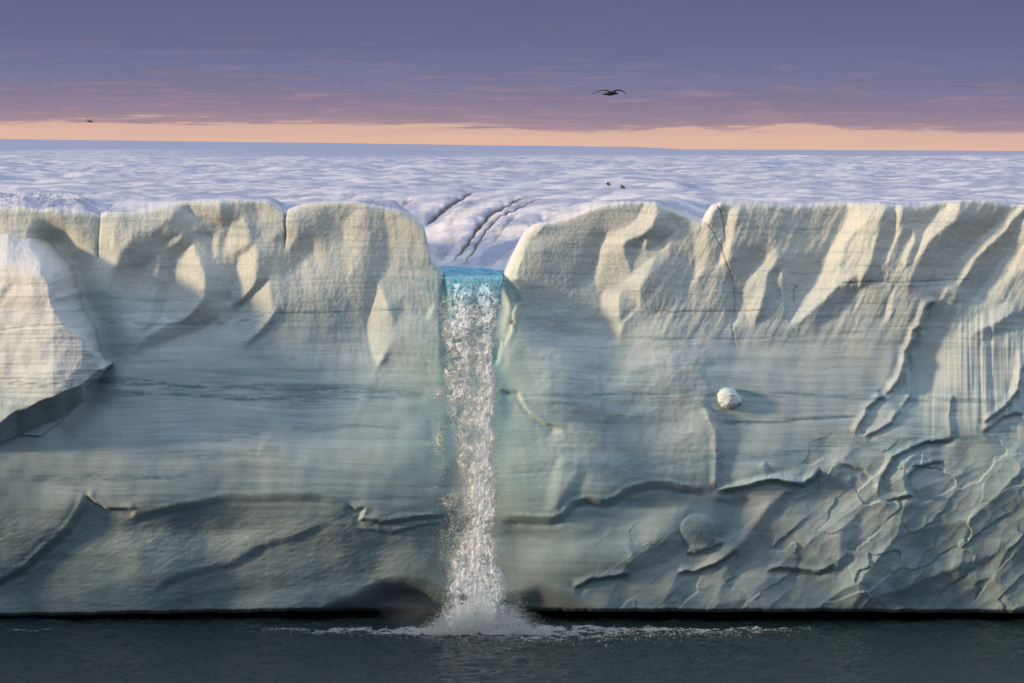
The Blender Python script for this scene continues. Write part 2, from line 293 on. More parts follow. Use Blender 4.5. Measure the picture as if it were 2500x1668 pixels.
LIT = [  # (slope to the left-lit side, edge softness px, outline): + faces the sun on the left, - faces away
 (.25, 14, [(-60, 505), (150, 512), (200, 560), (185, 605), (0, 580), (-60, 590)]),
 (-.2, 12, [(150, 520), (240, 528), (238, 605), (200, 600), (165, 555)]),
 (-.7, 7, [(125, 588), (165, 600), (190, 610), (240, 600), (245, 640), (205, 660), (170, 640)]),
 (-.55, 16, [(190, 660), (330, 690), (330, 800), (300, 900), (240, 940), (230, 800), (200, 730)]),
 (.7, 9, [(244, 525), (285, 525), (275, 560), (282, 600), (310, 645), (268, 655), (243, 600)]),
 (-.75, 9, [(300, 620), (335, 572), (368, 572), (395, 545), (445, 512), (475, 528), (530, 545), (520, 600), (470, 590), (440, 615), (425, 636), (400, 628), (375, 627), (340, 655), (330, 700), (290, 730), (270, 700)]),
 (.3, 6, [(395, 625), (415, 585), (440, 575), (430, 600), (410, 625)]),
 (-.8, 6, [(395, 612), (440, 590), (471, 583), (468, 600), (445, 620), (424, 636), (380, 640)]),
 (-.75, 7, [(385, 640), (422, 637), (421, 693), (413, 725), (396, 770), (380, 800), (355, 805), (374, 740), (385, 690)]),
 (.45, 7, [(383, 628), (388, 650), (380, 690), (372, 730), (355, 790), (340, 800), (330, 780), (343, 720), (345, 690), (360, 650)]),
 (.95, 5, [(470, 599), (483, 629), (496, 661), (502, 688), (496, 725), (481, 746), (464, 767), (445, 782), (415, 782), (400, 760), (413, 725), (421, 693), (424, 637)]),
 (-.45, 8, [(472, 590), (505, 605), (530, 635), (560, 640), (578, 640), (572, 700), (562, 726), (550, 735), (500, 735), (503, 700), (498, 660), (485, 628)]),
 (-.85, 5, [(500, 728), (560, 735), (548, 760), (530, 775), (500, 800), (450, 815), (420, 830), (395, 860), (330, 862), (350, 830), (400, 800), (445, 783), (465, 767), (483, 747)]),
 (.5, 5, [(465, 500), (490, 494), (535, 494), (540, 520), (532, 545), (500, 530), (470, 525)]),
 (-.35, 9, [(545, 500), (620, 495), (640, 560), (632, 610), (605, 600), (600, 550), (585, 530), (560, 545), (548, 610), (538, 600)]),
 (.65, 6, [(560, 552), (590, 535), (603, 560), (606, 595), (595, 608), (570, 620), (550, 612), (556, 580)]),
 (.5, 5, [(518, 570), (531, 570), (532, 620), (520, 630)]),
 (1.0, 4, [(621, 603), (630, 625), (627, 661), (623, 688), (604, 714), (587, 735), (564, 737), (562, 731), (570, 705), (579, 671), (583, 635), (604, 616)]),
 (-.35, 8, [(632, 610), (655, 610), (650, 680), (640, 685), (628, 690), (628, 660)]),
 (-.95, 4, [(647, 682), (652, 686), (623, 710), (587, 750), (579, 757), (570, 780), (545, 790), (530, 760), (553, 741), (587, 738), (604, 716)]),
 (.9, 4, [(654, 686), (660, 714), (664, 735), (669, 761), (655, 785), (630, 812), (605, 838), (588, 838), (572, 815), (576, 785), (581, 757), (600, 735), (625, 711)]),
 (-.9, 4, [(669, 768), (684, 752), (682, 780), (664, 802), (640, 824), (615, 842), (602, 842), (630, 813), (655, 787)]),
 (-.5, 9, [(640, 585), (740, 560), (768, 575), (765, 622), (735, 640), (720, 655), (690, 672), (655, 680), (640, 650), (655, 630)]),
 (.4, 6, [(770, 600), (797, 608), (800, 640), (785, 655), (770, 640)]),
 (.25, 6, [(738, 640), (750, 640), (758, 680), (745, 700), (735, 680)]),
 (.3, 8, [(640, 505), (690, 520), (690, 560), (650, 590), (630, 560)]),
 (.35, 5, [(700, 520), (722, 540), (725, 580), (705, 610), (698, 600)]),
 (-.3, 10, [(725, 515), (850, 505), (855, 600), (760, 590), (735, 560)]),
 (.3, 8, [(835, 540), (870, 520), (885, 580), (875, 640), (845, 680), (838, 620)]),
 (-.4, 9, [(898, 500), (935, 506), (946, 580), (938, 650), (925, 692), (905, 745), (893, 800), (885, 720), (898, 600)]),
 (.3, 9, [(945, 520), (1000, 545), (1030, 580), (1040, 640), (960, 650), (948, 580)]),
 (.95, 4, [(926, 690), (944, 735), (958, 785), (963, 808), (945, 860), (923, 896), (903, 850), (897, 800), (899, 775), (912, 730)]),
 (-.45, 7, [(948, 735), (985, 740), (990, 800), (965, 850), (925, 905), (923, 896), (946, 860), (964, 810), (958, 780)]),
 (.9, 3, [(1060, 742), (1056, 765), (1046, 790), (1034, 803), (1036, 780), (1046, 755)]),
 (.35, 7, [(625, 852), (692, 842), (698, 930), (678, 1000), (660, 1055), (628, 1112), (632, 1090), (660, 1020), (650, 960), (640, 900)]),
 (.15, 14, [(400, 850), (520, 815), (590, 822), (635, 870), (640, 930), (270, 925), (280, 880)]),
 (1.5, 3, [(1228, 672), (1250, 618), (1275, 572), (1305, 545), (1330, 543), (1303, 575), (1277, 620), (1260, 668), (1266, 715), (1272, 733), (1262, 728), (1246, 702)]),
 (.25, 14, [(1285, 580), (1400, 545), (1440, 560), (1300, 620)]),
 (-.35, 16, [(1300, 620), (1440, 575), (1455, 600), (1440, 672), (1400, 700), (1290, 690)]),
 (-.65, 8, [(1440, 582), (1470, 575), (1462, 600), (1452, 640), (1440, 672), (1408, 692), (1396, 680), (1420, 640), (1432, 605)]),
 (.9, 4, [(1575, 495), (1565, 522), (1548, 544), (1522, 561), (1478, 571), (1465, 595), (1454, 640), (1441, 671), (1450, 693), (1473, 710), (1465, 757), (1463, 771), (1484, 799), (1500, 830), (1512, 830), (1518, 795), (1537, 774), (1554, 757), (1565, 735), (1563, 710), (1573, 693), (1588, 671), (1592, 661), (1601, 629), (1580, 642), (1556, 661), (1546, 663), (1535, 642), (1520, 608), (1524, 588), (1569, 576), (1595, 550), (1607, 523), (1603, 495)]),
 (.35, 9, [(1485, 600), (1515, 600), (1530, 650), (1540, 670), (1510, 695), (1470, 700), (1460, 680), (1480, 640)]),
 (-1.0, 5, [(1608, 528), (1640, 525), (1650, 560), (1625, 578), (1610, 600), (1590, 605), (1565, 597), (1547, 600), (1542, 640), (1545, 660), (1535, 642), (1521, 608), (1525, 590), (1569, 578), (1595, 553)]),
 (.7, 3, [(1572, 588), (1578, 590), (1572, 612), (1565, 612)]),
 (.8, 3, [(1628, 582), (1632, 600), (1620, 615), (1612, 612), (1614, 600)]),
 (-.3, 4, [(1512, 722), (1520, 715), (1552, 730), (1552, 752), (1530, 772), (1514, 785), (1508, 750)]),
 (-.4, 9, [(1575, 700), (1600, 640), (1640, 620), (1690, 640), (1680, 740), (1600, 755), (1568, 740)]),
 (.5, 3, [(1388, 716), (1396, 712), (1390, 730), (1378, 735)]),
 (.65, 6, [(1697, 574), (1729, 568), (1732, 618), (1718, 661), (1701, 682), (1692, 693), (1680, 715), (1686, 697), (1695, 661), (1700, 629)]),
 (1.2, 4, [(1714, 540), (1728, 505), (1745, 493), (1757, 500), (1742, 515), (1728, 545)]),
 (-.4, 5, [(1742, 520), (1757, 505), (1768, 540), (1768, 590), (1755, 590), (1735, 560)]),
 (1.0, 4, [(1772, 520), (1798, 510), (1804, 505), (1807, 515), (1794, 544), (1793, 565), (1783, 599), (1778, 633), (1770, 640), (1761, 652), (1756, 648), (1760, 616), (1770, 586), (1773, 554)]),
 (-.4, 9, [(1808, 515), (1850, 560), (1875, 600), (1860, 645), (1830, 670), (1800, 680), (1782, 650), (1787, 600), (1797, 560)]),
 (-.35, 14, [(1850, 505), (2062, 508), (2050, 560), (2010, 610), (1975, 680), (1950, 710), (1930, 690), (1905, 620), (1885, 560)]),
 (-.85, 4, [(1791, 703), (1772, 715), (1765, 740), (1768, 765), (1778, 790), (1790, 790), (1793, 750)]),
 (.85, 5, [(1878, 616), (1891, 612), (1900, 624), (1891, 641), (1874, 671), (1868, 714), (1857, 745), (1849, 756), (1846, 777), (1838, 800), (1832, 796), (1821, 767), (1819, 754), (1803, 785), (1794, 800), (1794, 760), (1815, 750), (1815, 718), (1827, 682), (1853, 654)]),
 (-.6, 7, [(1902, 638), (1912, 650), (1893, 672), (1886, 715), (1880, 740), (1870, 770), (1850, 800), (1845, 790), (1860, 745), (1872, 710), (1880, 670)]),
 (.7, 4, [(1902, 665), (1912, 671), (1915, 703), (1912, 731), (1906, 735), (1900, 714), (1893, 703), (1895, 682)]),
 (-.65, 7, [(1916, 660), (1955, 690), (1945, 720), (1938, 790), (1928, 792), (1918, 750), (1917, 700)]),
 (1.1, 5, [(2070, 495), (2158, 498), (2163, 510), (2150, 530), (2120, 540), (2095, 560), (2065, 590), (2050, 620), (2040, 650), (2065, 665), (2092, 668), (2060, 695), (2040, 702), (2010, 735), (1975, 765), (1945, 793), (1930, 790), (1950, 750), (1975, 700), (2000, 650), (2030, 600), (2060, 560), (2072, 520)]),
 (.45, 6, [(2120, 542), (2150, 530), (2145, 560), (2140, 600), (2125, 640), (2108, 668), (2090, 668), (2062, 655), (2065, 620), (2080, 590), (2100, 560)]),
 (1.1, 4, [(2062, 605), (2058, 630), (2045, 652), (2038, 650), (2040, 620), (2052, 608)]),
 (-.5, 8, [(2092, 670), (2100, 700), (2060, 760), (2010, 790), (1950, 800), (1985, 765), (2015, 737), (2045, 705)]),
 (-.8, 6, [(2163, 514), (2186, 510), (2182, 560), (2176, 595), (2160, 625), (2148, 660), (2140, 690), (2104, 700), (2104, 680), (2126, 645), (2141, 600), (2151, 550)]),
 (1.0, 4, [(2186, 495), (2205, 497), (2203, 512), (2194, 544), (2196, 569), (2190, 590), (2173, 624), (2162, 643), (2163, 625), (2176, 599), (2184, 565), (2182, 533)]),
 (.7, 3, [(2157, 625), (2150, 645), (2146, 662), (2150, 680), (2165, 695), (2170, 708), (2158, 690), (2150, 665), (2152, 645)]),
 (-.6, 8, [(2207, 500), (2310, 500), (2268, 540), (2250, 590), (2236, 640), (2209, 655), (2224, 605), (2236, 570), (2225, 558), (2205, 600), (2180, 655), (2168, 660), (2195, 590), (2205, 540)]),
 (.85, 3, [(2232, 565), (2234, 586), (2226, 603), (2211, 629), (2206, 652), (2201, 650), (2206, 616), (2219, 595)]),
 (.95, 5, [(2313, 489), (2344, 491), (2338, 522), (2324, 544), (2288, 571), (2262, 597), (2254, 616), (2237, 633), (2232, 648), (2241, 616), (2250, 590), (2260, 561), (2272, 539), (2290, 520), (2310, 510)]),
 (-.7, 8, [(2347, 500), (2480, 503), (2468, 515), (2410, 565), (2345, 628), (2330, 680), (2250, 700), (2216, 685), (2242, 640), (2262, 600), (2292, 572), (2330, 545)]),
 (.95, 5, [(2494, 497), (2475, 518), (2449, 542), (2411, 571), (2380, 600), (2347, 633), (2335, 663), (2328, 686), (2347, 686), (2364, 667), (2381, 629), (2411, 603), (2449, 569), (2475, 533), (2504, 505)]),
 (-1.0, 5, [(2502, 512), (2492, 545), (2465, 590), (2440, 640), (2405, 690), (2380, 730), (2345, 735), (2330, 705), (2350, 690), (2366, 670), (2383, 632), (2413, 606), (2451, 573), (2478, 537)]),
 (.75, 6, [(2560, 500), (2500, 537), (2487, 548), (2470, 582), (2447, 633), (2424, 667), (2411, 692), (2400, 724), (2402, 745), (2417, 775), (2424, 756), (2432, 731), (2445, 692), (2475, 675), (2487, 656), (2560, 620)]),
 (.75, 3, [(2114, 699), (2109, 718), (2099, 743), (2092, 758), (2089, 752), (2091, 730), (2101, 709)]),
 (.85, 3, [(2092, 669), (2102, 661), (2100, 684), (2094, 699)]),
 (.9, 3, [(2189, 697), (2180, 730), (2176, 756), (2169, 783), (2159, 790), (2161, 762), (2170, 728)]),
 (.7, 3, [(2317, 699), (2304, 722), (2288, 737), (2298, 715)]),
 (-.25, 20, [(1640, 800), (1960, 800), (2180, 790), (2200, 900), (2080, 990), (1760, 1000), (1640, 930)]),
 (.35, 9, [(2275, 860), (2345, 845), (2338, 960), (2280, 980), (2268, 940)]),
 (.8, 4, [(2477, 862), (2488, 860), (2492, 940), (2478, 970), (2465, 960), (2474, 930)]),
 (.7, 5, [(2372, 815), (2366, 800), (2385, 768), (2420, 758), (2450, 738), (2472, 742), (2474, 760), (2440, 782), (2400, 800)]),
 (-.7, 6, [(2372, 818), (2400, 804), (2440, 786), (2478, 762), (2505, 760), (2505, 800), (2440, 812), (2390, 840)]),
 (.25, 20, [(950, 780), (1080, 780), (1080, 960), (960, 960)]),
 (.22, 20, [(1090, 1275), (1330, 1290), (1400, 1360), (1250, 1410), (1090, 1390)]),
 (.45, 8, [(1330, 1245), (1338, 1190), (1358, 1122), (1374, 1118), (1364, 1180), (1352, 1245)]),
 (-.5, 8, [(1418, 1128), (1432, 1142), (1428, 1168), (1398, 1216), (1366, 1240), (1378, 1205), (1405, 1160)]),
 # lower right broken ground
 (-.8, 6, [(1535, 1330), (1600, 1322), (1660, 1298), (1668, 1340), (1640, 1370), (1560, 1388), (1545, 1360)]),
 (.45, 7, [(1830, 1195), (1920, 1195), (1870, 1230), (1820, 1300), (1760, 1370), (1690, 1402), (1740, 1340), (1790, 1290), (1800, 1240)]),
 (-.8, 6, [(1940, 1190), (1880, 1232), (1830, 1305), (1775, 1375), (1790, 1400), (1845, 1350), (1868, 1290), (1900, 1245), (1965, 1215)]),
 (.35, 8, [(1600, 1255), (1650, 1240), (1640, 1290), (1580, 1320), (1500, 1330), (1440, 1310), (1520, 1290)]),
 (-.6, 8, [(1700, 1215), (1790, 1245), (1785, 1290), (1750, 1320), (1748, 1290), (1720, 1258), (1670, 1262)]),
 (.25, 8, [(1890, 1300), (2055, 1280), (2058, 1370), (1980, 1395), (1890, 1370)]),
 (-.6, 6, [(2060, 1290), (2085, 1290), (2075, 1380), (2040, 1420), (2020, 1410), (2050, 1380)]),
 (.4, 8, [(2060, 1385), (2130, 1375), (2130, 1410), (2085, 1470), (2035, 1480), (2045, 1430)]),
 (-.6, 7, [(2130, 1405), (2165, 1430), (2190, 1440), (2190, 1490), (2080, 1490), (2090, 1468)]),
 (-.5, 6, [(2085, 1300), (2150, 1290), (2200, 1300), (2180, 1330), (2110, 1330), (2090, 1350)]),
 (.3, 6, [(2255, 1335), (2330, 1330), (2440, 1325), (2400, 1360), (2330, 1375), (2280, 1365)]),
 (-.6, 6, [(2310, 1400), (2340, 1375), (2410, 1365), (2440, 1345), (2400, 1385), (2350, 1400)]),
 (-.5, 9, [(2215, 1440), (2260, 1400), (2310, 1385), (2320, 1440), (2300, 1485), (2215, 1485)]),
 (.35, 9, [(2440, 1385), (2480, 1380), (2490, 1410), (2440, 1460), (2390, 1455), (2420, 1420)]),
]
UPF = [  # faces tilted to the sky (+) or to the sea (-)
 (.55, 10, [(1800, 497), (1850, 505), (1890, 560), (1905, 640), (1885, 610), (1850, 560), (1812, 520)]),
 (-.5, 16, [(200, 1225), (330, 1250), (450, 1240), (700, 1215), (830, 1225), (830, 1270), (620, 1340), (420, 1400), (250, 1400), (150, 1350)]),
 (.35, 20, [(300, 1300), (620, 1300), (560, 1380), (440, 1400), (300, 1410)]),
 (-.45, 20, [(620, 1350), (820, 1285), (1000, 1300), (900, 1400), (500, 1470), (380, 1480)]),
 (-.4, 12, [(880, 1272), (1080, 1262), (1080, 1300), (900, 1310)]),
 (-.5, 10, [(1220, 1272), (1380, 1275), (1430, 1300), (1400, 1330), (1230, 1300)]),
 (-.7, 10, [(1520, 1215), (1600, 1192), (1700, 1205), (1660, 1240), (1560, 1235)]),
 (-.6, 10, [(1760, 1225), (1880, 1190), (1960, 1195), (1900, 1215), (1820, 1240)]),
 (.5, 9, [(1860, 1160), (1960, 1140), (1998, 1122), (2003, 1145), (1960, 1170), (1880, 1175)]),
 (.35, 14, [(1250, 800), (1500, 830), (1560, 900), (1500, 1000), (1300, 960), (1240, 880)]),
]
EDGE = [  # (points, rise on side A, reach A, rise on side B, reach B, sharpness); going right A is below, going down A is left
 ([(1275, 725), (1262, 745), (1253, 765), (1250, 790), (1245, 815), (1228, 838), (1213, 875), (1205, 900)], -.32, 60, .06, 120, 3),
 ([(1208, 972), (1222, 953), (1262, 961), (1272, 978), (1290, 1003), (1322, 1027), (1350, 1040), (1378, 1046)], -.3, 90, .06, 120, 3),
 ([(845, 1225), (868, 1246), (888, 1243), (878, 1270), (950, 1274), (1050, 1264), (1095, 1256)], -.4, 110, .15, 110, 5),
 ([(1205, 1268), (1290, 1270), (1350, 1272), (1382, 1262), (1396, 1237), (1425, 1226), (1480, 1231), (1502, 1221), (1530, 1201), (1590, 1184), (1628, 1186), (1670, 1197), (1750, 1206)], -.75, 150, .14, 130, 6),
 ([(1750, 1206), (1850, 1181), (1900, 1173), (1962, 1186), (1985, 1170), (2003, 1140)], -1.1, 90, .25, 90, 4),
 ([(205, 1205), (260, 1240), (330, 1248)], -.3, 80, .2, 60, 4),
 ([(290, 1285), (370, 1256), (450, 1237), (560, 1219), (700, 1211), (800, 1218), (842, 1246)], -.36, 190, .05, 90, 8),
 ([(360, 1460), (393, 1436), (436, 1411), (529, 1384), (571, 1379), (625, 1343), (732, 1311), (821, 1272)], -.40, 170, .06, 120, 10),
 ([(210, 1195), (203, 1240), (170, 1292), (140, 1322), (60, 1388), (-60, 1450)], .25, 200, -.7, 170, 8),
 ([(870, 1290), (960, 1302), (1040, 1284), (1085, 1275)], -.15, 60, .12, 40, 3),
 ([(1715, 990), (1735, 1010), (1750, 1050), (1753, 1120), (1752, 1200)], .40, 150, -.10, 50, 3),
 ([(1868, 1128), (1876, 1160)], .15, 40, -.05, 20, 3),
 ([(2287, 734), (2262, 746), (2254, 762), (2247, 798), (2233, 808), (2232, 824), (2226, 846), (2214, 860), (2211, 886), (2201, 918), (2196, 930), (2178, 952), (2160, 965)], .6, 120, -.6, 150, 2),
 ([(2214, 862), (2216, 900), (2222, 950), (2220, 975), (2200, 1000)], .25, 40, -.2, 60, 3),
 ([(2160, 965), (2145, 975), (2120, 1000), (2118, 1014), (2100, 1037), (2086, 1064)], .30, 60, -.35, 35, 2),
 ([(2195, 1000), (2180, 1030), (2150, 1050), (2110, 1068)], .25, 40, -.2, 60, 3),
 ([(2335, 1076), (2270, 1078), (2230, 1095), (2180, 1118), (2152, 1170), (2150, 1222)], .2, 60, -.45, 60, 3),
 ([(2312, 1124), (2250, 1138), (2218, 1160), (2210, 1185), (2226, 1208), (2160, 1226)], .1, 40, -.5, 50, 3),
 ([(2500, 890), (2490, 955), (2462, 990), (2400, 1038)], .35, 80, -.35, 90, 3),
 ([(2500, 1010), (2450, 1020), (2400, 1060)], .2, 80, -.3, 60, 4),
 ([(2325, 965), (2322, 1010), (2328, 1075)], .25, 20, -.05, 10, 2),
 ([(1870, 1395), (1900, 1385), (1950, 1390), (2000, 1400), (2040, 1380)], -.45, 60, .3, 60, 3),
 ([(1650, 1400), (1700, 1395), (1762, 1370), (1800, 1340)], -.5, 60, .35, 40, 3),
 ([(1670, 1350), (1700, 1352), (1740, 1340), (1765, 1322)], -.35, 50, .2, 40, 3),
 ([(1400, 1440), (1450, 1415), (1490, 1410), (1540, 1400)], -.4, 60, .3, 60, 4),
 ([(855, 1052), (905, 960), (925, 905)], .0, 20, .09, 22, 8),
 ([(1460, 860), (1475, 1080), (1490, 1095)], .06, 40, -.08, 40, 3),
 ([(2050, 1130), (2110, 1150), (2150, 1190)], -.2, 40, .15, 30, 3),
]
CRACK = [  # narrow grooves (points, depth, half width px, dirt)
 ([(696, 500), (695, 540), (697, 575), (694, 610)], .4, 2.0, 0),
 ([(244, 515), (241, 560), (238, 600), (241, 640)], .16, 3.0, 0),
 ([(1716, 540), (1728, 548), (1740, 562), (1750, 583), (1762, 605), (1774, 640), (1785, 670), (1790, 700), (1793, 740), (1792, 765), (1787, 800), (1797, 850)], .10, 1.5, .05),
 ([(1752, 500), (1762, 530), (1768, 560), (1770, 585)], .18, 1.7, .1),
 ([(1600, 762), (1625, 757), (1645, 765), (1670, 760), (1720, 760), (1790, 760), (1860, 757)], .04, 1.5, .8),
 ([(1945, 698), (1937, 712), (1936, 745)], .15, 2.6, 0),
 ([(2040, 693), (2140, 690), (2250, 688), (2380, 684)], .04, 1.6, .1),
 ([(1080, 780), (1250, 780)], 0, 1, 0),
 ([(1250, 785), (1256, 792)], .2, 4, .5),
]
BAND = [  # dark clear-ice layers (points, half width px, strength)
 ([(190, 930), (330, 935), (450, 942), (700, 950), (900, 955), (1090, 966)], 9, 1.0),
 ([(230, 962), (420, 965), (540, 972), (700, 974), (900, 972), (1050, 968)], 6, .9),
 ([(1240, 958), (1400, 965), (1600, 960), (1700, 955), (1950, 965), (2200, 975), (2500, 985)], 6, .8),
 ([(1330, 990), (1500, 985), (1700, 990)], 7, .4),
 ([(660, 768), (700, 764), (800, 762), (900, 760), (1010, 756)], 2.2, .9),
 ([(560, 795), (600, 785), (670, 762)], 2, .8), ([(400, 795), (520, 785), (600, 772)], 2, .5),
 ([(250, 790), (330, 792), (440, 790), (560, 792)], 2.5, .7),
 ([(60, 1170), (200, 1165), (340, 1168), (480, 1165)], 8, .8),
 ([(120, 1185), (260, 1180)], 3, .5), ([(420, 1125), (560, 1110), (700, 1100)], 8, .5),
 ([(700, 1050), (900, 1040), (1000, 1045)], 6, .7), ([(500, 1080), (640, 1060)], 5, .5),
 ([(1240, 1150), (1400, 1140), (1500, 1130)], 7, .6), ([(1560, 1140), (1750, 1120), (1900, 1110), (2100, 1075)], 9, .7),
 ([(1750, 1035), (1900, 1030), (2050, 1015), (2110, 1008)], 4, .9), ([(1700, 1020), (1900, 1010)], 3, .4),
 ([(2050, 1090), (2300, 1075), (2500, 1065)], 16, .7), ([(2100, 1040), (2330, 1050)], 5, .5),
 ([(1250, 1020), (1080, 1025)], 3, .3), ([(700, 1230), (1080, 1215)], 4, .6), ([(760, 905), (1080, 895)], 4, .4),
 ([(1560, 830), (1800, 828), (2150, 812)], 3, .6), ([(1650, 720), (1900, 715)], 2, .5), ([(2040, 690), (2380, 684)], 1.8, .8),
 ([(1790, 560), (2060, 558)], 3, .5), ([(2160, 545), (2330, 545)], 4, .5),
]

GS = 2.0
ux = np.arange(-60, 2561, GS); uy = np.arange(480, 1521, GS)
GX, GY = np.meshgrid(ux, uy)
def window(pts, m):
    xs = [p[0] for p in pts]; ys = [p[1] for p in pts]
    i0, i1 = max(0, int((min(xs) - m - ux[0]) / GS)), min(len(ux), int((max(xs) + m - ux[0]) / GS) + 2)
    j0, j1 = max(0, int((min(ys) - m - uy[0]) / GS)), min(len(uy), int((max(ys) + m - uy[0]) / GS) + 2)
    return slice(j0, max(j1, j0 + 1)), slice(i0, max(i1, i0 + 1))
# slightly wander the traced outlines so nothing runs ruler-straight
WX = GX + 2.2 * fbm(GX / 22, GY / 22, 5, 3) + 4 * gnoise(GX / 90, GY / 90, 8)
WY = GY + 2.2 * fbm(GX / 22, GY / 22, 6, 3) + 4 * gnoise(GX / 90, GY / 90, 9)

gx = np.zeros(GX.shape); gy = np.zeros(GX.shape)
for v, soft, poly in LIT:
    s = window(poly, soft * 2 + 12); d = sdist(WX[s], WY[s], poly)
    k = sst(-soft * 1.35, soft * .8, d); gx[s] = gx[s] * (1 - k) + v * k
for v, soft, poly in UPF:
    s = window(poly, soft * 2 + 12); d = sdist(WX[s], WY[s], poly)
    k = sst(-soft, soft * .6, d); gy[s] = gy[s] * (1 - k) + v * k
def integrate(gx, gy, wy=.22, L=7.0, h=GS / K):
    """least-squares surface whose slopes are gx (x) and gy (down the image), even extension + FFT"""
    ext = lambda a, sx_, sy_: np.block([[a, sx_ * a[:, ::-1]], [sy_ * a[::-1], sx_ * sy_ * a[::-1, ::-1]]])
    G1 = np.fft.fft2(ext(gx, -1, 1)); G2 = np.fft.fft2(ext(gy, 1, -1))
    ny, nx = G1.shape
    kx = 2 * np.pi * np.fft.fftfreq(nx, h)[None, :]; ky = 2 * np.pi * np.fft.fftfreq(ny, h)[:, None]
    P = (-1j * kx * G1 - 1j * ky * wy * G2) / (kx ** 2 + wy * ky ** 2 + 1 / L ** 2)
    return np.real(np.fft.ifft2(P))[:gx.shape[0], :gx.shape[1]]
P = integrate(gx * .62, gy * 1.0) * 1.1

for pts, aA, LA, aB, LB, soft in EDGE:
    s = window(pts, 2.2 * max(LA, LB)); d, side, tt = seg_dist(WX[s], WY[s], pts)
    sd_ = d * side; k = sst(-soft, soft, sd_)
    fade = sst(0, .12, tt) * sst(0, .12, 1 - tt)
    cn = fade * (k * aA * np.exp(-d / LA * 1.4) + (1 - k) * aB * np.exp(-d / LB * 1.4))
    far_ = sst(6, 26, d); P[s] += .78 * (blur(cn, 1 if soft < 6 else 5) * (1 - far_) + blur(blur(cn, 9), 9) * far_)
dirt = np.zeros(GX.shape); band = np.zeros(GX.shape)
for pts, dep, hw, dr in CRACK:
    s = window(pts, hw * 6 + 8); d, side, tt = seg_dist(GX[s] + 1.2 * gnoise(GX[s] / 9, GY[s] / 9, 3), GY[s] + 1.2 * gnoise(GX[s] / 9, GY[s] / 9, 4), pts)
    P[s] -= dep * np.exp(-(d / hw) ** 2) * sst(-.02, .06, tt) * (1 - sst(.9, 1.02, tt))
    dirt[s] = np.maximum(dirt[s], dr * np.exp(-(d / (hw * 1.3)) ** 2))
for pts, hw, v in BAND:
    s = window(pts, hw * 4 + 10)
    d, side, tt = seg_dist(GX[s], GY[s] + 5 * gnoise(GX[s] / 120, GY[s] / 40, 12) + 2.5 * gnoise(GX[s] / 30, GY[s] / 9, 13), pts)
    k = np.exp(-(d / (1.5 * hw)) ** 2) * sst(0, .08, tt) * sst(0, .08, 1 - tt)
    band[s] = np.maximum(band[s], v * k)
    P[s] -= .018 * v * k
# the broad form: upright above, leaning back under itself toward the sea
P += .9 * (1 - sst(560, 900, GY)) * 0 - 3.8 * sst(1080, 1560, GY) * (.85 + .15 * sst(1500, 900, GX) + .2 * gnoise(GX / 260, GY * 0 + .5, 44))
P += .30 * fbm(GX / 360, GY / 300, 31, 2) + .05 * fbm(GX / 80, GY / 90, 32, 2)
# shaft worn behind the fall
P -= 1.3 * np.exp(-((GX - 1158) / 74) ** 8) * (1 - .6 * sst(735, 800, GY)) * (1 - sst(780, 960, GY))
P -= .35 * np.exp(-((GX - 1150) / 90) ** 2) * sst(900, 1100, GY)
# deep cleft between the buttress and the wall, added to darken the wall there
dq, sq, tq_ = seg_dist(GX, GY, [(60, 588), (140, 600), (185, 660), (205, 725), (245, 800), (262, 870), (215, 960), (150, 1040)])
P -= 1.9 * np.exp(-(dq / 42) ** 2) * sst(0, .12, tq_) * (1 - .6 * sst(.75, 1, tq_))
# dark grottoes at the foot
for cx, wx, ty, dp in ((985, 140, 1420, 2.3), (1320, 130, 1440, 1.7)):
    arch = ty + 46 * np.abs((GX - cx) / wx) ** 1.6 + 9 * gnoise(GX / 90, GY / 90, 77)
    P -= dp * sst(-16, 70, GY - arch)
# bulge like a rounded knob in the broken ground
for cx, cy, rx_, ry_, hh in ((1705, 1300, 44, 46, .26),):
    r = ((WX - cx) / rx_) ** 2 + ((WY - cy) / ry_) ** 2
    P += hh * np.sqrt(np.clip(1 - r, 0, 1))
# procedural relief by zone
brk = sst(1850, 2080, GX) * sst(1060, 1160, GY + 40 * gnoise(GX / 90, GY / 90, 51)) + .55 * sst(1380, 1650, GX) * sst(1250, 1340, GY)
brk = np.clip(brk, 0, 1)
rot = lambda a, x, y: (x * math.cos(a) + y * math.sin(a), -x * math.sin(a) + y * math.cos(a))
qx, qy = rot(-.7, WX, WY)
P += brk * (1.0 * scallop(qx / 230, qy / 120, 61) + .09 * scallop(qx / 48 + .4 * gnoise(GX / 60, GY / 60, 2), qy / 26, 62) + .13 * facets(qx / 120 + .3 * gnoise(GX / 40, GY / 40, 7), qy / 62, 63) - .3)
qx, qy = rot(-.25, WX, WY)
low = sst(1210, 1300, GY) * (1 - sst(900, 1150, GX))
P += low * (.16 * scallop(qx / 230, qy / 80, 64) + .016 * fbm(qx / 26, qy / 7, 65, 4))
mid = sst(1230, 1330, GX) * (1 - sst(1700, 1800, GX)) * sst(700, 780, GY) * (1 - sst(1150, 1220, GY))
P += mid * (.12 * scallop(WX / 90, WY / 60, 66) + .022 * fbm(GX / 30, GY / 26, 67, 3))
ur = sst(1500, 1650, GX) * (1 - sst(760, 900, GY))
qx, qy = rot(-1.12, WX, WY)
P += ur * .05 * fbm(qx / 120, qy / 26, 68, 3)
nic = sst(2235, 2275, GX + .0 * GY) * sst(735, 800, GY) * (1 - sst(1010, 1090, GY)) * (1 - .6 * sst(2480, 2540, GX))
flu = np.abs(gnoise(GX / 26, GY / 420, 71)) * .14 + np.abs(gnoise(GX / 9, GY / 300, 72)) * .05
P += nic * flu * (.4 + .6 * sst(2330, 2350, GX))
